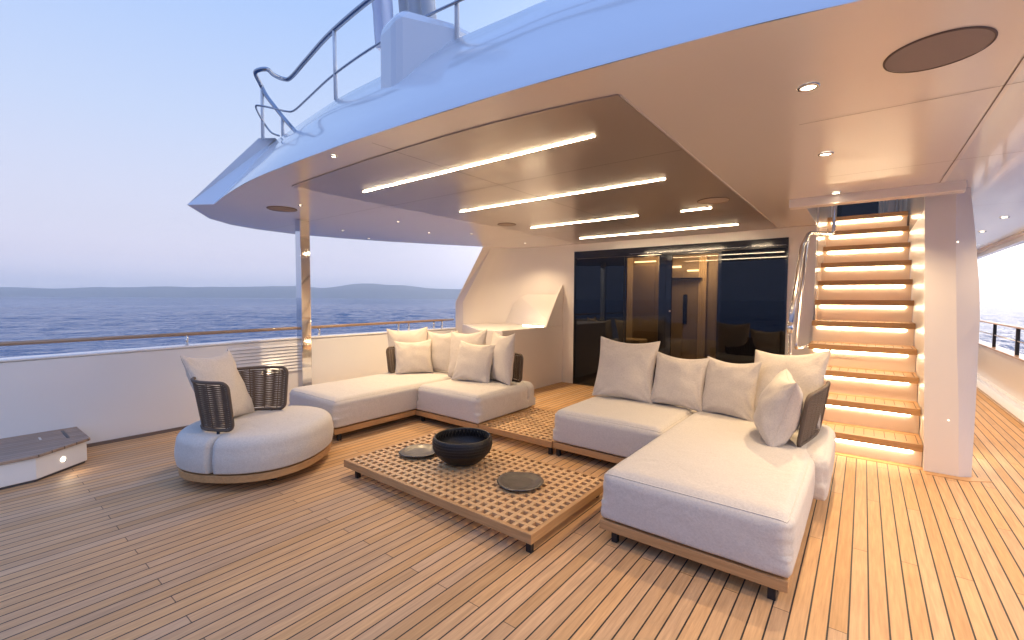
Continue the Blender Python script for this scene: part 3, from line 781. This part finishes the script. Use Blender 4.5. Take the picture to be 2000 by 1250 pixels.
# trunk
bm = NB()
box(bm, -.62,-.486,4.95,6.674,ZC+.001,4.6); box(bm, -.62,-.479,6.80,9.2,0,4.6); box(bm, .463,.60,4.95,9.2,ZC+.001,4.6); box(bm, -.62,.60,9.2,9.3,2.4,4.6); box(bm, -.62,.60,4.8,9.3,4.6,4.7)
mk('stair_trunk', bm, MAT['soffit'], ST)
bm = NB(); box(bm, -.44,.43,8.80,9.19,2.645,2.70); mk('landing', bm, MAT['teakx'], ST)
bm = NB(); box(bm, -.40,.13,9.17,9.198,2.78,4.4); mk('dark_window', bm, MAT['darkglass'], ST)
bm = NB()
for x,w in ((.15,.03),(.20,.015),(.24,.08),(.34,.02),(.38,.04)): box(bm, x,x+w,9.14,9.198,2.68,4.4)
mk('window_frame', bm, MAT['grey'], ST)
point('trunk_glow', (0,7.6,4.2), 10, color=(.80,.84,1), size=.2)

# stair handrail
HR = thing('stair_handrail', (-.5,5.6,1), 'bent stainless handrail looping down the left side of the staircase', 'handrail')
bm = NB()
tube(bm, fillet([(-.33,7.0,2.95),(-.33,6.95,2.28),(-.50,5.93,2.19),(-.50,5.30,1.98),(-.50,4.95,1.62),(-.50,4.60,1.24)], .12, 7), .021, 12)
mk('grab_rail', bm, MAT['satin'], HR, smooth=False)
bm = NB()
tube(bm, fillet([(-.50,5.80,2.09),(-.50,5.42,1.60),(-.50,5.16,1.18),(-.50,5.03,.99),(-.49,5.35,.965),(-.475,5.95,.95)], .08, 6), .014, 10)
mk('lower_loop', bm, MAT['satin'], HR)
bm = NB(); lathe(bm, [(0,.05),(.022,.045),(.026,.0),(.022,-.045),(0,-.05)], (-.50,4.575,1.21), 20); mk('end_knob', bm, MAT['chrome'], HR, smooth=True)
bm = NB(); tube(bm, [(-.50,4.60,1.19),(-.50,4.60,0)], .013, 10); mk('post', bm, MAT['chrome'], HR)

# ------------------------------------------------------------------ starboard bulwark and rail
SB = thing('starboard_bulwark', (1.75,9,0), 'low white bulwark wall lining the far right side deck', 'bulwark')
bm = NB(); box(bm, 1.72,1.86,6.0,24,0,.64); mk('wall', bm, MAT['wall'], SB)
bm = NB(); box(bm, 1.70,1.88,6.0,24,.642,.668); mk('top_cap', bm, MAT['rimteak'], SB, auto=.006)
SR = thing('side_deck_railing', (1.78,9,.66), 'teak capped steel railing with dark flat posts on the right side deck', 'railing')
bm = NB(); box(bm, 1.745,1.805,6.0,24,1.055,1.085); mk('top_rail', bm, MAT['rimteak'], SR, auto=.01)
bm = NB(); tube(bm, [(1.775,6.0,.87),(1.775,24,.87)], .009, 8); mk('mid_rail', bm, MAT['steel'], SR)
for k in range(9):
    y = 8.18+1.47*k
    bm = NB(); box(bm, 1.755,1.795,y-.02,y+.02,.668,1.055); mk('stanchion', bm, MAT['blackmetal'], SR)

# ------------------------------------------------------------------ top deck gear
TR = thing('top_deck_railing', (-4,2.1,3.1), 'curling polished steel railing on the upper deck corner against the sky', 'railing')
bm = NB()
main = [(1.2,2.75,3.72),(-.6,2.30,3.68),(-2.05,2.10,3.66),(-2.70,2.045,3.655),(-3.506,2.09,3.65),(-4.126,2.184,3.65),(-4.60,2.262,3.65),(-4.69,2.23,3.65),(-4.68,2.13,3.65),(-4.62,2.045,3.65),(-4.70,2.0,3.65),(-4.80,2.01,3.65),(-4.93,2.11,3.625),(-4.90,2.15,3.52),(-4.80,2.18,3.40),(-4.695,2.218,3.274),(-4.50,2.24,3.10)]
tube(bm, catmull(main, 5), .0205, 12); mk('top_rail', bm, MAT['railsteel'], TR)
bm = NB()
low = [(1.2,2.75,3.36),(-.6,2.30,3.33),(-2.05,2.08,3.31),(-2.813,2.046,3.298),(-3.514,2.09,3.295),(-4.1,2.18,3.295),(-4.50,2.24,3.295),(-4.585,2.20,3.295),(-4.606,2.118,3.295),(-4.65,1.99,3.295),(-4.72,1.975,3.295),(-4.93,2.12,3.27),(-4.90,2.19,3.16),(-4.741,2.2,3.09)]
tube(bm, catmull(low, 5), .0095, 8); mk('mid_rail', bm, MAT['railsteel'], TR)
for a, b_ in (((-3.512,2.10,3.09),(-3.506,2.09,3.65)),((-4.954,2.135,3.08),(-4.93,2.128,3.62)),((-4.735,2.239,3.08),(-4.695,2.218,3.27)),((-2.10,2.10,3.09),(-2.10,2.10,3.66)),((-.6,2.33,3.08),(-.6,2.30,3.68))):
    bm = NB(); tube(bm, [a,b_], .0165, 10); mk('stanchion', bm, MAT['white'], TR)

PD = thing('mast_pedestal', (-2.38,2.2,3.0), 'white faceted pedestal on the upper deck edge carrying a slanted mast', 'pedestal')
bm = NB()
cx, cy = -2.385, 2.20
fx = Vector((.74,.67)); fy = Vector((-.67,.74))
oct_ = [(cx+fx.x*u+fy.x*v, cy+fx.y*u+fy.y*v) for u,v in ((-.37,-.10),(-.25,-.26),(.13,-.26),(.35,-.08),(.35,.30),(-.37,.30))]
def octr(s, z): return [bm.verts.new((cx+(x-cx)*s, cy+(y-cy)*s, z-(.0 if x < cx+.2 else .07))) for x,y in oct_]
rg = [octr(1.0,2.78),octr(1.0,3.235),octr(.86,3.29),octr(.70,3.31)]
for r1, r2 in zip(rg, rg[1:]):
    for k in range(6): bm.faces.new((r1[k],r1[(k+1)%6],r2[(k+1)%6],r2[k]))
bm.faces.new(rg[-1])
mk('plinth', bm, MAT['fascia'], PD, auto=.05)
for dx, r_, m_ in ((-.28,.040,'white'),(-.16,.055,'white'),(-.03,.05,'white')):
    bm = NB(); tube(bm, [(cx+dx,cy-.04,3.28),(cx+dx-.16,cy-.02,4.5)], r_, 14); mk('mast_leg', bm, MAT[m_], PD)
bm = NB(); tube(bm, [(cx-.33,cy-.1,3.30),(cx-.335,cy-.1,3.38)], .012, 8); mk('shackle', bm, MAT['hinge'], PD)
FL = thing('flag', (-2.95,2.4,3.6), 'pale limp flag with a red edge hanging behind the upper railing', 'flag')
bm = NB(); g = []
for i in range(12):
    row = []
    for j in range(14):
        u_, v_ = i/11, j/13
        x = -4.02+.30*u_+.16*v_; y = 2.75+.05*math.sin(u_*14+v_*2); z = 4.75-.86*v_-.10*u_
        row.append(bm.verts.new((x,y,z)))
    g.append(row)
for i in range(11):
    for j in range(13):
        f = bm.faces.new((g[i][j],g[i+1][j],g[i+1][j+1],g[i][j+1])); f.smooth = True; f.material_index = 1 if j < 4 else 0
o = mk('cloth', bm, None, FL, mats=[MAT['flag'],MAT['flagred']])
sm = o.modifiers.new('solid','SOLIDIFY'); sm.thickness = .002
bm = NB(); tube(bm, [(-2.9,2.9,2.95),(-3.80,2.80,4.95)], .010, 8); mk('staff', bm, MAT['white'], FL)

# ------------------------------------------------------------------ furniture helpers
def soft_box(x0,x1,y0,y1,z0,z1, r=.06, bulge=.02, side=.012, seed=0, n=26, wr=.003, r_bot=.02, crown=.018):
    """upholstered block: rounded edges, crowned top, slightly swollen sides, soft creases; also returns its top edge line"""
    bm = bmesh.new()
    bmesh.ops.create_cube(bm, size=2)
    bmesh.ops.subdivide_edges(bm, edges=bm.edges, cuts=n, use_grid_fill=True)
    c = Vector(((x0+x1)/2,(y0+y1)/2,(z0+z1)/2)); h = Vector(((x1-x0)/2,(y1-y0)/2,(z1-z0)/2))
    def shape(u, out=0.0):
        w = Vector([math.copysign(abs(t)**.75, t) for t in u])
        rad = min(r if u.z > -.2 else r_bot, h.z*.95)
        p = Vector((w.x*h.x, w.y*h.y, w.z*h.z))
        inn = Vector([max(-hh+rad, min(hh-rad, t)) for t, hh in zip(p, h)])
        d_ = p-inn
        if d_.length > 1e-9: d_ = d_.normalized()*rad
        q = inn+d_
        su = max(0,1-w.x**2); sv = max(0,1-w.y**2); sw = max(0,1-w.z**2)
        if u.z > 0: q.z += crown*(su*sv)**.35*max(0,w.z)
        q.x += math.copysign(side, w.x)*(abs(w.x)**6)*(sv**.4)*(sw**.6)
        q.y += math.copysign(side, w.y)*(abs(w.y)**6)*(su**.4)*(sw**.6)
        nz = noise.noise(Vector((q.x*3.1+seed, q.y*3.3, q.z*5)))+.5*noise.noise(Vector((q.x*8+seed, q.y*8, q.z*9)))
        # shallow body hollows in the top
        if u.z > .9: q.z -= .010*max(0, noise.noise(Vector((q.x*2.3+seed*2, q.y*2.1, 3.3))))*(su*sv)**.3
        dirn = d_.normalized() if d_.length > 1e-9 else Vector((0,0,1 if u.z > 0 else 0))
        q += dirn*(nz*wr+out)
        cx_ = max(0, abs(w.x)-.80)/.2*max(0, abs(w.y)-.80)/.2
        if cx_ > 0: q += dirn*(-.0025*cx_*math.sin(4*w.z*PI+seed))
        return c+q
    for v in bm.verts: v.co = shape(v.co.copy())
    for f in bm.faces: f.smooth = True
    m = 40; edge = []
    for k in range(m): edge.append(shape(Vector((-1+2*k/m,-1,1)), .0008))
    for k in range(m): edge.append(shape(Vector((1,-1+2*k/m,1)), .0008))
    for k in range(m): edge.append(shape(Vector((1-2*k/m,1,1)), .0008))
    for k in range(m): edge.append(shape(Vector((-1,1-2*k/m,1)), .0008))
    soft_box.edge = edge
    return bm

def ringframe(bm, x0,x1,y0,y1,w,z0,z1):
    """mitred rectangular frame as one closed mesh; slot 0 = boards along X, slot 1 = boards along Y"""
    O = [(x0,y0),(x1,y0),(x1,y1),(x0,y1)]; I = [(x0+w,y0+w),(x1-w,y0+w),(x1-w,y1-w),(x0+w,y1-w)]
    ob, ot, ib, it = [[bm.verts.new((x,y,z)) for x,y in P] for P,z in ((O,z0),(O,z1),(I,z0),(I,z1))]
    for k in range(4):
        j = (k+1)%4
        for q in ((ob[k],ob[j],ot[j],ot[k]),(ib[j],ib[k],it[k],it[j]),(ot[k],ot[j],it[j],it[k]),(ob[j],ob[k],ib[k],ib[j])):
            bm.faces.new(q).material_index = k%2
def frame_and_legs(t, x0,x1,y0,y1, legs):
    bm = NB()
    w = .035
    ringframe(bm, x0,x1,y0,y1,w,.072,.130)
    mk('base_frame', bm, None, t, mats=[MAT['teakx'],MAT['teak']], auto=.004)
    bm = NB()
    for k in range(1,6):
        y = y0+(y1-y0)*k/6; box(bm, x0+w,x1-w,y-.03,y+.03,.10,.122)
    mk('base_slats', bm, MAT['teak'], t, auto=.004)
    for x,y in legs:
        bm = NB(); box(bm, x-.018,x+.018,y-.018,y+.018,0,.073); mk('leg', bm, MAT['blackmetal'], t, auto=.003)

def back_panel(t, path, z0, z1, lean, posts=(.25,.75), rows=40):
    """rope-woven backrest: rounded tube frame following a plan path, with separate cords"""
    P = catmull([(x,y,0) for x,y in path], 8)
    n = len(P)
    nrm_ = []
    for i in range(n):
        tt = (P[min(i+1,n-1)]-P[max(i-1,0)]).normalized(); nrm_.append(Vector((tt.y,-tt.x,0)))
    L_ = [0]
    for i in range(1,n): L_.append(L_[-1]+(P[i]-P[i-1]).length)
    tot = L_[-1]
    def at(s, z):
        d_ = s*tot
        for i in range(1,n):
            if L_[i] >= d_-1e-9: break
        f = (d_-L_[i-1])/max(1e-9,(L_[i]-L_[i-1]))
        p = P[i-1].lerp(P[i], f); q = nrm_[i-1].lerp(nrm_[i], f)
        return p+q*lean*((z-z0)/(z1-z0))+Vector((0,0,z))
    rc = .055/tot; rz = .055
    loop = []
    def arc(cs, cz, a0, a1):
        for k in range(6):
            a = a0+(a1-a0)*k/5
            loop.append(at(min(1,max(0,cs+rc*math.cos(a))), cz+rz*math.sin(a)))
    m = 14
    arc(1-rc, z1-rz, 0, PI/2)
    for k in range(1,m): loop.append(at(1-rc-(1-2*rc)*k/m, z1))
    arc(rc, z1-rz, PI/2, PI)
    for k in range(1,5): loop.append(at(0, z1-rz-(z1-z0-2*rz)*k/5))
    arc(rc, z0+rz, PI, 1.5*PI)
    for k in range(1,m): loop.append(at(rc+(1-2*rc)*k/m, z0))
    arc(1-rc, z0+rz, 1.5*PI, 2*PI)
    for k in range(1,5): loop.append(at(1, z0+rz+(z1-z0-2*rz)*k/5))
    bk = thing_part('backrest', t)
    bm = NB(); tube(bm, loop, .0135, 8, closed=True); bko = mk('backrest', bm, MAT['ropeframe'], t)
    bm = NB()
    for r_ in range(rows):
        z = z0+.018+(z1-z0-.036)*(r_+.5)/rows
        ins = 0
        if z > z1-rz: ins = rc*(1-math.sqrt(max(0,1-((z-(z1-rz))/rz)**2)))
        if z < z0+rz: ins = rc*(1-math.sqrt(max(0,1-(((z0+rz)-z)/rz)**2)))
        pts = [at(ins+(1-2*ins)*k/16, z)+nz_off(k, r_) for k in range(17)]
        tube(bm, pts, .0044, 5)
    for k in range(int(tot/.11)):
        s = (k+.7)/(tot/.11)
        if .03 < s < .97: tube(bm, [at(s, z0+.005), at(s, (z0+z1)/2), at(s, z1-.005)], .0045, 5)
    mk('rope_weave', bm, MAT['rope'], bko)
    for s in posts:
        bm = NB(); a = at(s, z0); tube(bm, [Vector((a.x,a.y,.10)), a], .012, 8); mk('post', bm, MAT['blackmetal'], bko)
    return bko
def thing_part(n, t): return None
def nz_off(k, r_): return Vector((0,0,.0022*(1 if (k+r_)%2 else -1)))

def sofa(name, label, x0,x1,y0,y1, legs, cush, rolls, seed, group):
    t = thing(name, ((x0+x1)/2,(y0+y1)/2,0), label, 'sofa', group)
    frame_and_legs(t, x0,x1,y0,y1, legs)
    sc_ = mk('seat_cushion', soft_box(*cush, .139, .428, r=.065, seed=seed, n=34), MAT['fabric'], t)
    bm = NB(); tube(bm, soft_box.edge, .0036, 6, closed=True); mk('piping', bm, MAT['fabric'], sc_)
    for r_ in rolls:
        mk('bolster', soft_box(*r_, .139, .43, r=.075, seed=seed+5, n=22, crown=.008), MAT['fabric'], t)
    return t
GS = 'low teak framed sofa modules'
rc_ = sofa('sofa_module', 'oatmeal chaise module in the right foreground with open front corner', -1.21,-.235,2.41,4.47,
     [(-1.126,2.455),(-.305,2.455),(-1.126,4.38),(-.305,4.38)], (-1.205,-.225,2.405,4.34), [(-.345,-.150,3.50,4.50),(-1.20,-.36,4.30,4.50)], 1, GS)
rs_ = sofa('sofa_module', 'oatmeal square sofa module on the right, beside the slatted platform', -2.222,-1.216,3.462,4.47,
     [(-2.20+.02,3.50),(-1.3,3.50),(-2.15,4.40),(-1.3,4.40)], (-2.222,-1.208,3.452,4.34), [(-2.20,-1.22,4.30,4.50)], 2, GS)
lc_ = sofa('sofa_module', 'oatmeal chaise module on the left along the bulwark by the pillar', -5.11,-4.125,2.405,4.47,
     [(-5.03,2.47),(-4.155,2.47),(-5.03,4.38),(-4.2,4.38)], (-5.08,-4.115,2.40,4.34), [(-5.13,-4.92,3.42,4.50),(-4.92,-4.14,4.30,4.50)], 3, GS)
ls_ = sofa('sofa_module', 'oatmeal square sofa module on the left, in front of the corner cabinet', -4.119,-3.137,3.435,4.47,
     [(-4.05,3.49),(-3.2,3.49),(-4.05,4.40),(-3.2,4.40)], (-4.105,-3.125,3.428,4.34), [(-4.10,-3.14,4.30,4.50)], 4, GS)
back_panel(rc_, [(-.325,3.60),(-.285,3.85),(-.255,4.1),(-.25,4.38)], .435, .80, .05, posts=(.3,.75))
back_panel(rc_, [(-.42,4.33),(-.7,4.355),(-1.05,4.34)], .46, .74, .0, posts=(.3,.7))
back_panel(rs_, [(-1.35,4.34),(-1.7,4.37),(-2.0,4.33)], .46, .76, .0, posts=(.3,.7))
back_panel(lc_, [(-4.90,4.33),(-4.95,4.15),(-4.965,3.9),(-4.95,3.68)], .45, .78, .05, posts=(.3,.75))
back_panel(ls_, [(-3.22,4.30),(-3.45,4.37),(-3.8,4.36)], .445, .77, .02, posts=(.3,.7))

# lattice tables
def lattice(t, x0,x1,y0,y1, zt, nx, ny, bw, legs, frame_h=.058, margin=.03):
    bm = NB(); w = margin
    ringframe(bm, x0,x1,y0,y1,w,zt-frame_h,zt)
    mk('frame', bm, None, t, mats=[MAT['teakx'],MAT['teak']], auto=.003)
    bm = NB()
    for k in range(1, nx):
        x = x0+w/2+(x1-x0-w)*k/nx; box(bm, x-bw/2,x+bw/2,y0+w,y1-w,zt-.034,zt-.0012)
    o1 = mk('lattice_slats', bm, MAT['teakl'], t)
    bm = NB()
    for k in range(1, ny):
        y = y0+w/2+(y1-y0-w)*k/ny; box(bm, x0+w,x1-w,y-bw/2,y+bw/2,zt-.030,zt-.0004)
    mk('cross_slats', bm, MAT['teaklx'], t)
    for x,y in legs:
        bm = NB(); box(bm, x-.017,x+.017,y-.017,y+.017,0,zt-frame_h); mk('leg', bm, MAT['blackmetal'], t, auto=.003)
CT = thing('coffee_table', (-2.36,2.5,0), 'low teak lattice coffee table holding a black bowl and two dishes', 'table')
lattice(CT, -3.30,-1.42,2.0,2.99,.13, 27, 14, .0265, [(-3.17,2.045),(-1.465,2.05),(-3.17,2.94),(-1.50,2.93)])
PF = thing('slatted_platform', (-2.68,3.92,0), 'low teak lattice side platform between the two sofas', 'table')
lattice(PF, -3.133,-2.226,3.445,4.42,.131, 13, 14, .0265, [(-2.26,3.485),(-3.09,3.50),(-2.26,4.37),(-3.09,4.37)])

# bowl and dishes
BW = thing('bowl', (-2.50,2.56,.131), 'large black carved bowl in the middle of the coffee table', 'bowl')
bm = NB()
prof = [(0,0),(.085,0),(.10,.004),(.140,.020),(.186,.056),(.218,.098),(.235,.142),(.237,.172),(.231,.205),(.226,.218),(.219,.222),(.213,.216),(.218,.19),(.222,.16),(.212,.12),(.19,.085),(.15,.05),(.09,.028),(0,.022)]
lathe(bm, prof, (-2.50,2.56,.131), 72); mk('body', bm, MAT['bowl'], BW)
bm = NB()
for k in range(44):                                # zig-zag carving inside the rim
    a0 = 2*PI*k/44; a1 = 2*PI*(k+.5)/44; a2 = 2*PI*(k+1)/44
    q = [(.2145,.205,a0),(.219,.150,a1),(.2145,.205,a2)]
    tube(bm, [Vector((-2.50+r_*math.cos(a), 2.56+r_*math.sin(a), .131+z)) for r_,z,a in q], .0035, 5)
mk('carving', bm, MAT['bowl'], BW)
bm = NB()
for r_,z in ((.2378,.158),(.2372,.180),(.2335,.200),(.2345,.136),(.228,.115)):
    tube(bm, [Vector((-2.50+r_*math.cos(2*PI*k/64), 2.56+r_*math.sin(2*PI*k/64), .131+z)) for k in range(64)], .003, 5, closed=True)
mk('rib_bands', bm, MAT['bowl'], BW)
for (x,y,r_,w) in ((-2.935,2.475,.165,'round tarnished metal dish left of the black bowl'),(-1.885,2.515,.168,'round tarnished metal dish near the right end of the table')):
    bm = NB(); lathe(bm, [(0,.004),(r_*.6,.004),(r_*.72,.006),(r_*.80,.014),(r_*.97,.020),(r_,.022),(r_*.985,.028),(r_*.93,.030),(r_*.78,.026),(r_*.66,.016),(r_*.5,.014),(0,.014)], (0,0,0), 56)
    for v in bm.verts:
        rr_ = math.hypot(v.co.x,v.co.y)/r_; a = math.atan2(v.co.y,v.co.x)
        v.co.z += .004*rr_*math.sin(2*a+x*3)+.002*rr_*math.sin(5*a); v.co.x *= 1+.012*math.sin(3*a); v.co.z = max(v.co.z, .001)
    o = mk('dish', bm, MAT['tray']); o.location = (x,y,.1305); tag(o, w, 'dish', 'metal dishes on the coffee table')

# ------------------------------------------------------------------ armchair
AC = thing('armchair', (-4.05,1.67,0), 'rounded oatmeal armchair with wraparound woven back and teak plinth', 'armchair')
AX = Vector((.82,.57)).normalized(); AY = Vector((-AX.y, AX.x)); AC0 = Vector((-4.05,1.675))
def superell(a, b, e, t):
    c, s = math.cos(t), math.sin(t)
    return Vector((math.copysign(abs(c)**(2/e), c)*a, math.copysign(abs(s)**(2/e), s)*b))
def rnd_block(a, b, e, z0, z1, rt, rb, crown, keep=None, seg=96, seed=0):
    bm = NB(); rings = []
    prof = []
    for k in range(7): th = PI/2*k/6; prof.append((-(rb)*(1-math.sin(th)), z0+rb*(1-math.cos(th))))
    for k in range(1,5): prof.append((.010*math.sin(PI*k/5), z0+rb+(z1-rt-z0-rb)*k/5))
    for k in range(9): th = PI/2*k/8; prof.append((-(rt)*(1-math.cos(th)), z1-rt+rt*math.sin(th)))
    for k in range(1,9): prof.append((-rt-(min(a,b)-rt)*k/8*.999, z1+crown*math.sin(PI/2*k/8)))
    for off, z in prof:
        ring_ = []
        for k in range(seg):
            p = superell(a+off, b+off, e, 2*PI*k/seg)
            if keep: p = keep(p, off)
            w3 = AC0+AX*p.x+AY*p.y
            nz = .003*noise.noise(Vector((w3.x*4+seed,w3.y*4,z*6)))
            ring_.append(bm.verts.new((w3.x+nz, w3.y+nz, z+nz*.6)))
        rings.append(ring_)
    for r1, r2 in zip(rings, rings[1:]):
        for k in range(seg): bm.faces.new((r1[k],r1[(k+1)%seg],r2[(k+1)%seg],r2[k])).smooth = True
    bm.faces.new(rings[0][::-1]); bm.faces.new(rings[-1]).smooth = True
    return bm
bm = NB(); n = 96
for (s, z0, z1) in ((1,.072,.128),):
    a = [superell(.535*s,.555*s,2.35,2*PI*k/n) for k in range(n)]; w3 = [AC0+AX*p.x+AY*p.y for p in a]
    prism(bm, [(p.x,p.y) for p in w3], z0, z1)
mk('plinth', bm, MAT['teak'], AC, auto=.004)
def sect(p):      # 0 in the front sector, 1 round the back
    a = abs(math.atan2(p.y, p.x)); t_ = min(1, max(0, (a-R(90))/R(5))); return t_*t_*(3-2*t_)
def seat_keep(p, off): return p*(1-.23*sect(p)*min(1, p.length/.35))
def roll_keep(p, off): return p*(.62+.38*min(1, max(0, (abs(math.atan2(p.y,p.x))-R(90.6))/R(4))**.5)) if sect(p) < 1 else p
mk('seat_cushion', rnd_block(.548,.568,2.35,.140,.405,.085,.02,.022,seat_keep, seg=192), MAT['fabric'], AC)
mk('bolster', rnd_block(.548,.568,2.35,.140,.403,.080,.02,.001,roll_keep, seg=192, seed=9), MAT['fabric'], AC)
for k in range(4):
    a = PI/4+k*PI/2; p = AC0+AX*.40*math.cos(a)+AY*.40*math.sin(a)
    bm = NB(); box(bm, p.x-.017,p.x+.017,p.y-.017,p.y+.017,0,.073); mk('leg', bm, MAT['blackmetal'], AC)
def arcp(u, v): p = Vector((-4.04,1.58))+AX*u+AY*v; return (p.x,p.y)
back_panel(AC, [arcp(.12,.335),arcp(-.05,.33),arcp(-.18,.27),arcp(-.27,.13),arcp(-.29,0),arcp(-.27,-.13),arcp(-.20,-.27),arcp(-.07,-.335),arcp(.11,-.345)], .432, .805, .055, posts=(.1,.5,.9), rows=42)

# ------------------------------------------------------------------ pillows
def pillow(name, label, x, y, yaw, lean, roll, w, h, t=.17, z0=.435, seed=0, group='loose linen scatter pillows'):
    yaw, lean, roll = R(yaw), R(lean), R(roll)
    cy_, sy_, cl, sl, cr_, sr = math.cos(yaw), math.sin(yaw), math.cos(lean), math.sin(lean), math.cos(roll), math.sin(roll)
    bm = NB(); n = 30
    def P(u, v, d_):      # u across, v up, d_ towards the front
        a = u*cr_+v*sr; b = -u*sr+v*cr_
        X_, Y_, Z_ = a, b*sl-d_*cl, b*cl+d_*sl
        return Vector((x+X_*cy_-Y_*sy_, y+X_*sy_+Y_*cy_, Z_))
    grids = []
    for side in (1,-1):
        g = []
        for i in range(n+1):
            row = []
            for j in range(n+1):
                U = math.sin(PI/2*(2*i/n-1)); Vv = math.sin(PI/2*(2*j/n-1))
                uu_ = U*(w/2)*(1-.075*(1-Vv*Vv)**1.2*abs(U)**2); vv_ = Vv*(h/2)*(1-.075*(1-U*U)**1.2*abs(Vv)**2)
                th = t/2*(max(0,(1-U**2)*(1-Vv**2)))**.42
                th *= 1+.16*(-Vv)                       # filling settles
                # creases: radiating from corners and edges
                c1 = noise.noise(Vector((U*2.2+seed*3.1, Vv*2.2, side*2+seed)))
                c2 = noise.noise(Vector((U*6+seed, Vv*3+1.3*U, side*5+seed*2)))
                edge_ = min(1, (max(abs(U),abs(Vv)))**4*1.2)
                rad = math.atan2(abs(Vv)-1.15, abs(U)-1.15)
                cre = math.sin(rad*16+seed*2+3*c1)*edge_*(abs(U*Vv))**.6
                th += (.013*c1+.009*c2*edge_+.010*cre*(1.25 if Vv < 0 else .7))*min(1,th/(t*.18))
                # sag of the upper edge between the corner tips
                vv_ -= .022*(1-U*U)*max(0,Vv)**2*h/.5
                if i in (0,n) or j in (0,n): th = 0
                row.append((uu_, vv_+h/2, side*th))
            g.append(row)
        grids.append(g)
    low = 1e9
    for g in grids:
        for row in g:
            for p in row: low = min(low, P(*p).z)
    low_edge = min(P(-w/2,0,0).z, P(w/2,0,0).z, P(0,0,0).z)
    dz = z0-low+(-.006)
    vs = []
    for s, g in enumerate(grids):
        vg = []
        for i in range(n+1):
            row = []
            for j in range(n+1):
                if s == 1 and (i in (0,n) or j in (0,n)): row.append(vs[0][i][j]); continue
                q = P(*g[i][j]); q.z += dz; row.append(bm.verts.new(q))
            vg.append(row)
        vs.append(vg)
        for i in range(n):
            for j in range(n):
                bm.faces.new((vg[i][j],vg[i+1][j],vg[i+1][j+1],vg[i][j+1])).smooth = True
    ed = [vs[0][i][0].co.copy() for i in range(0,n,1)]+[vs[0][n][j].co.copy() for j in range(0,n,1)]+[vs[0][n-i][n].co.copy() for i in range(0,n,1)]+[vs[0][0][n-j].co.copy() for j in range(0,n,1)]
    bmesh.ops.recalc_face_normals(bm, faces=bm.faces)
    me = bpy.data.meshes.new(name); bm.to_mesh(me); bm.free(); me.materials.append(MAT['pillow'])
    o = bpy.data.objects.new(name, me); link(o); tag(o, label, 'pillow', group)
    bm = NB(); tube(bm, ed, .0035, 6, closed=True); mk('piping', bm, MAT['pillow'], o)
    return o
pillow('pillow','largest upright pillow at the left end of the right sofa back row',-1.892,4.21,7.1,17,1.9,.615,.63,.19,seed=1)
pillow('pillow','medium pillow second from the left in the right sofa back row',-1.371,4.24,-.9,15,2.6,.495,.50,.17,seed=2)
pillow('pillow','medium pillow third from the left in the right sofa back row',-.923,4.21,-15,14,-.3,.475,.51,.17,seed=3)
pillow('pillow','big pillow in the right sofa corner, behind the tilted pillow and woven back',-.51,4.15,-23,24,-6,.60,.63,.18,seed=4)
pillow('pillow','smaller pillow seen edge on, leaning against the right woven backrest',-.52,3.72,-76,15,3,.49,.49,.27,seed=5)
pillow('pillow','tall pillow at the left end of the left sofa, partly covered by a small one',-4.885,3.95,42,9,-3,.555,.60,.16,seed=6)
pillow('pillow','small square golden lit pillow in front at the left end of the left sofa',-4.70,3.90,52,14,-2,.50,.455,.15,seed=7)
pillow('pillow','upright pillow in the left sofa corner, between the left pair and the middle group',-4.53,4.20,12,9,-2,.52,.57,.17,seed=8)
pillow('pillow','pillow standing behind the front middle pillow of the left sofa',-3.95,4.10,8,14,-5,.56,.60,.17,seed=9)
pillow('pillow','front square pillow in the middle group of the left sofa',-3.715,3.93,18,22,3,.50,.505,.16,seed=10)
pillow('pillow','rightmost upright pillow of the left sofa beside the woven back',-3.45,4.16,-22,7,-1,.53,.61,.18,seed=11)
pillow('pillow','tall pillow wedged into the woven back of the round armchair',-4.16,1.51,124.2,24,2.6,.54,.61,.19,z0=.41,seed=12)
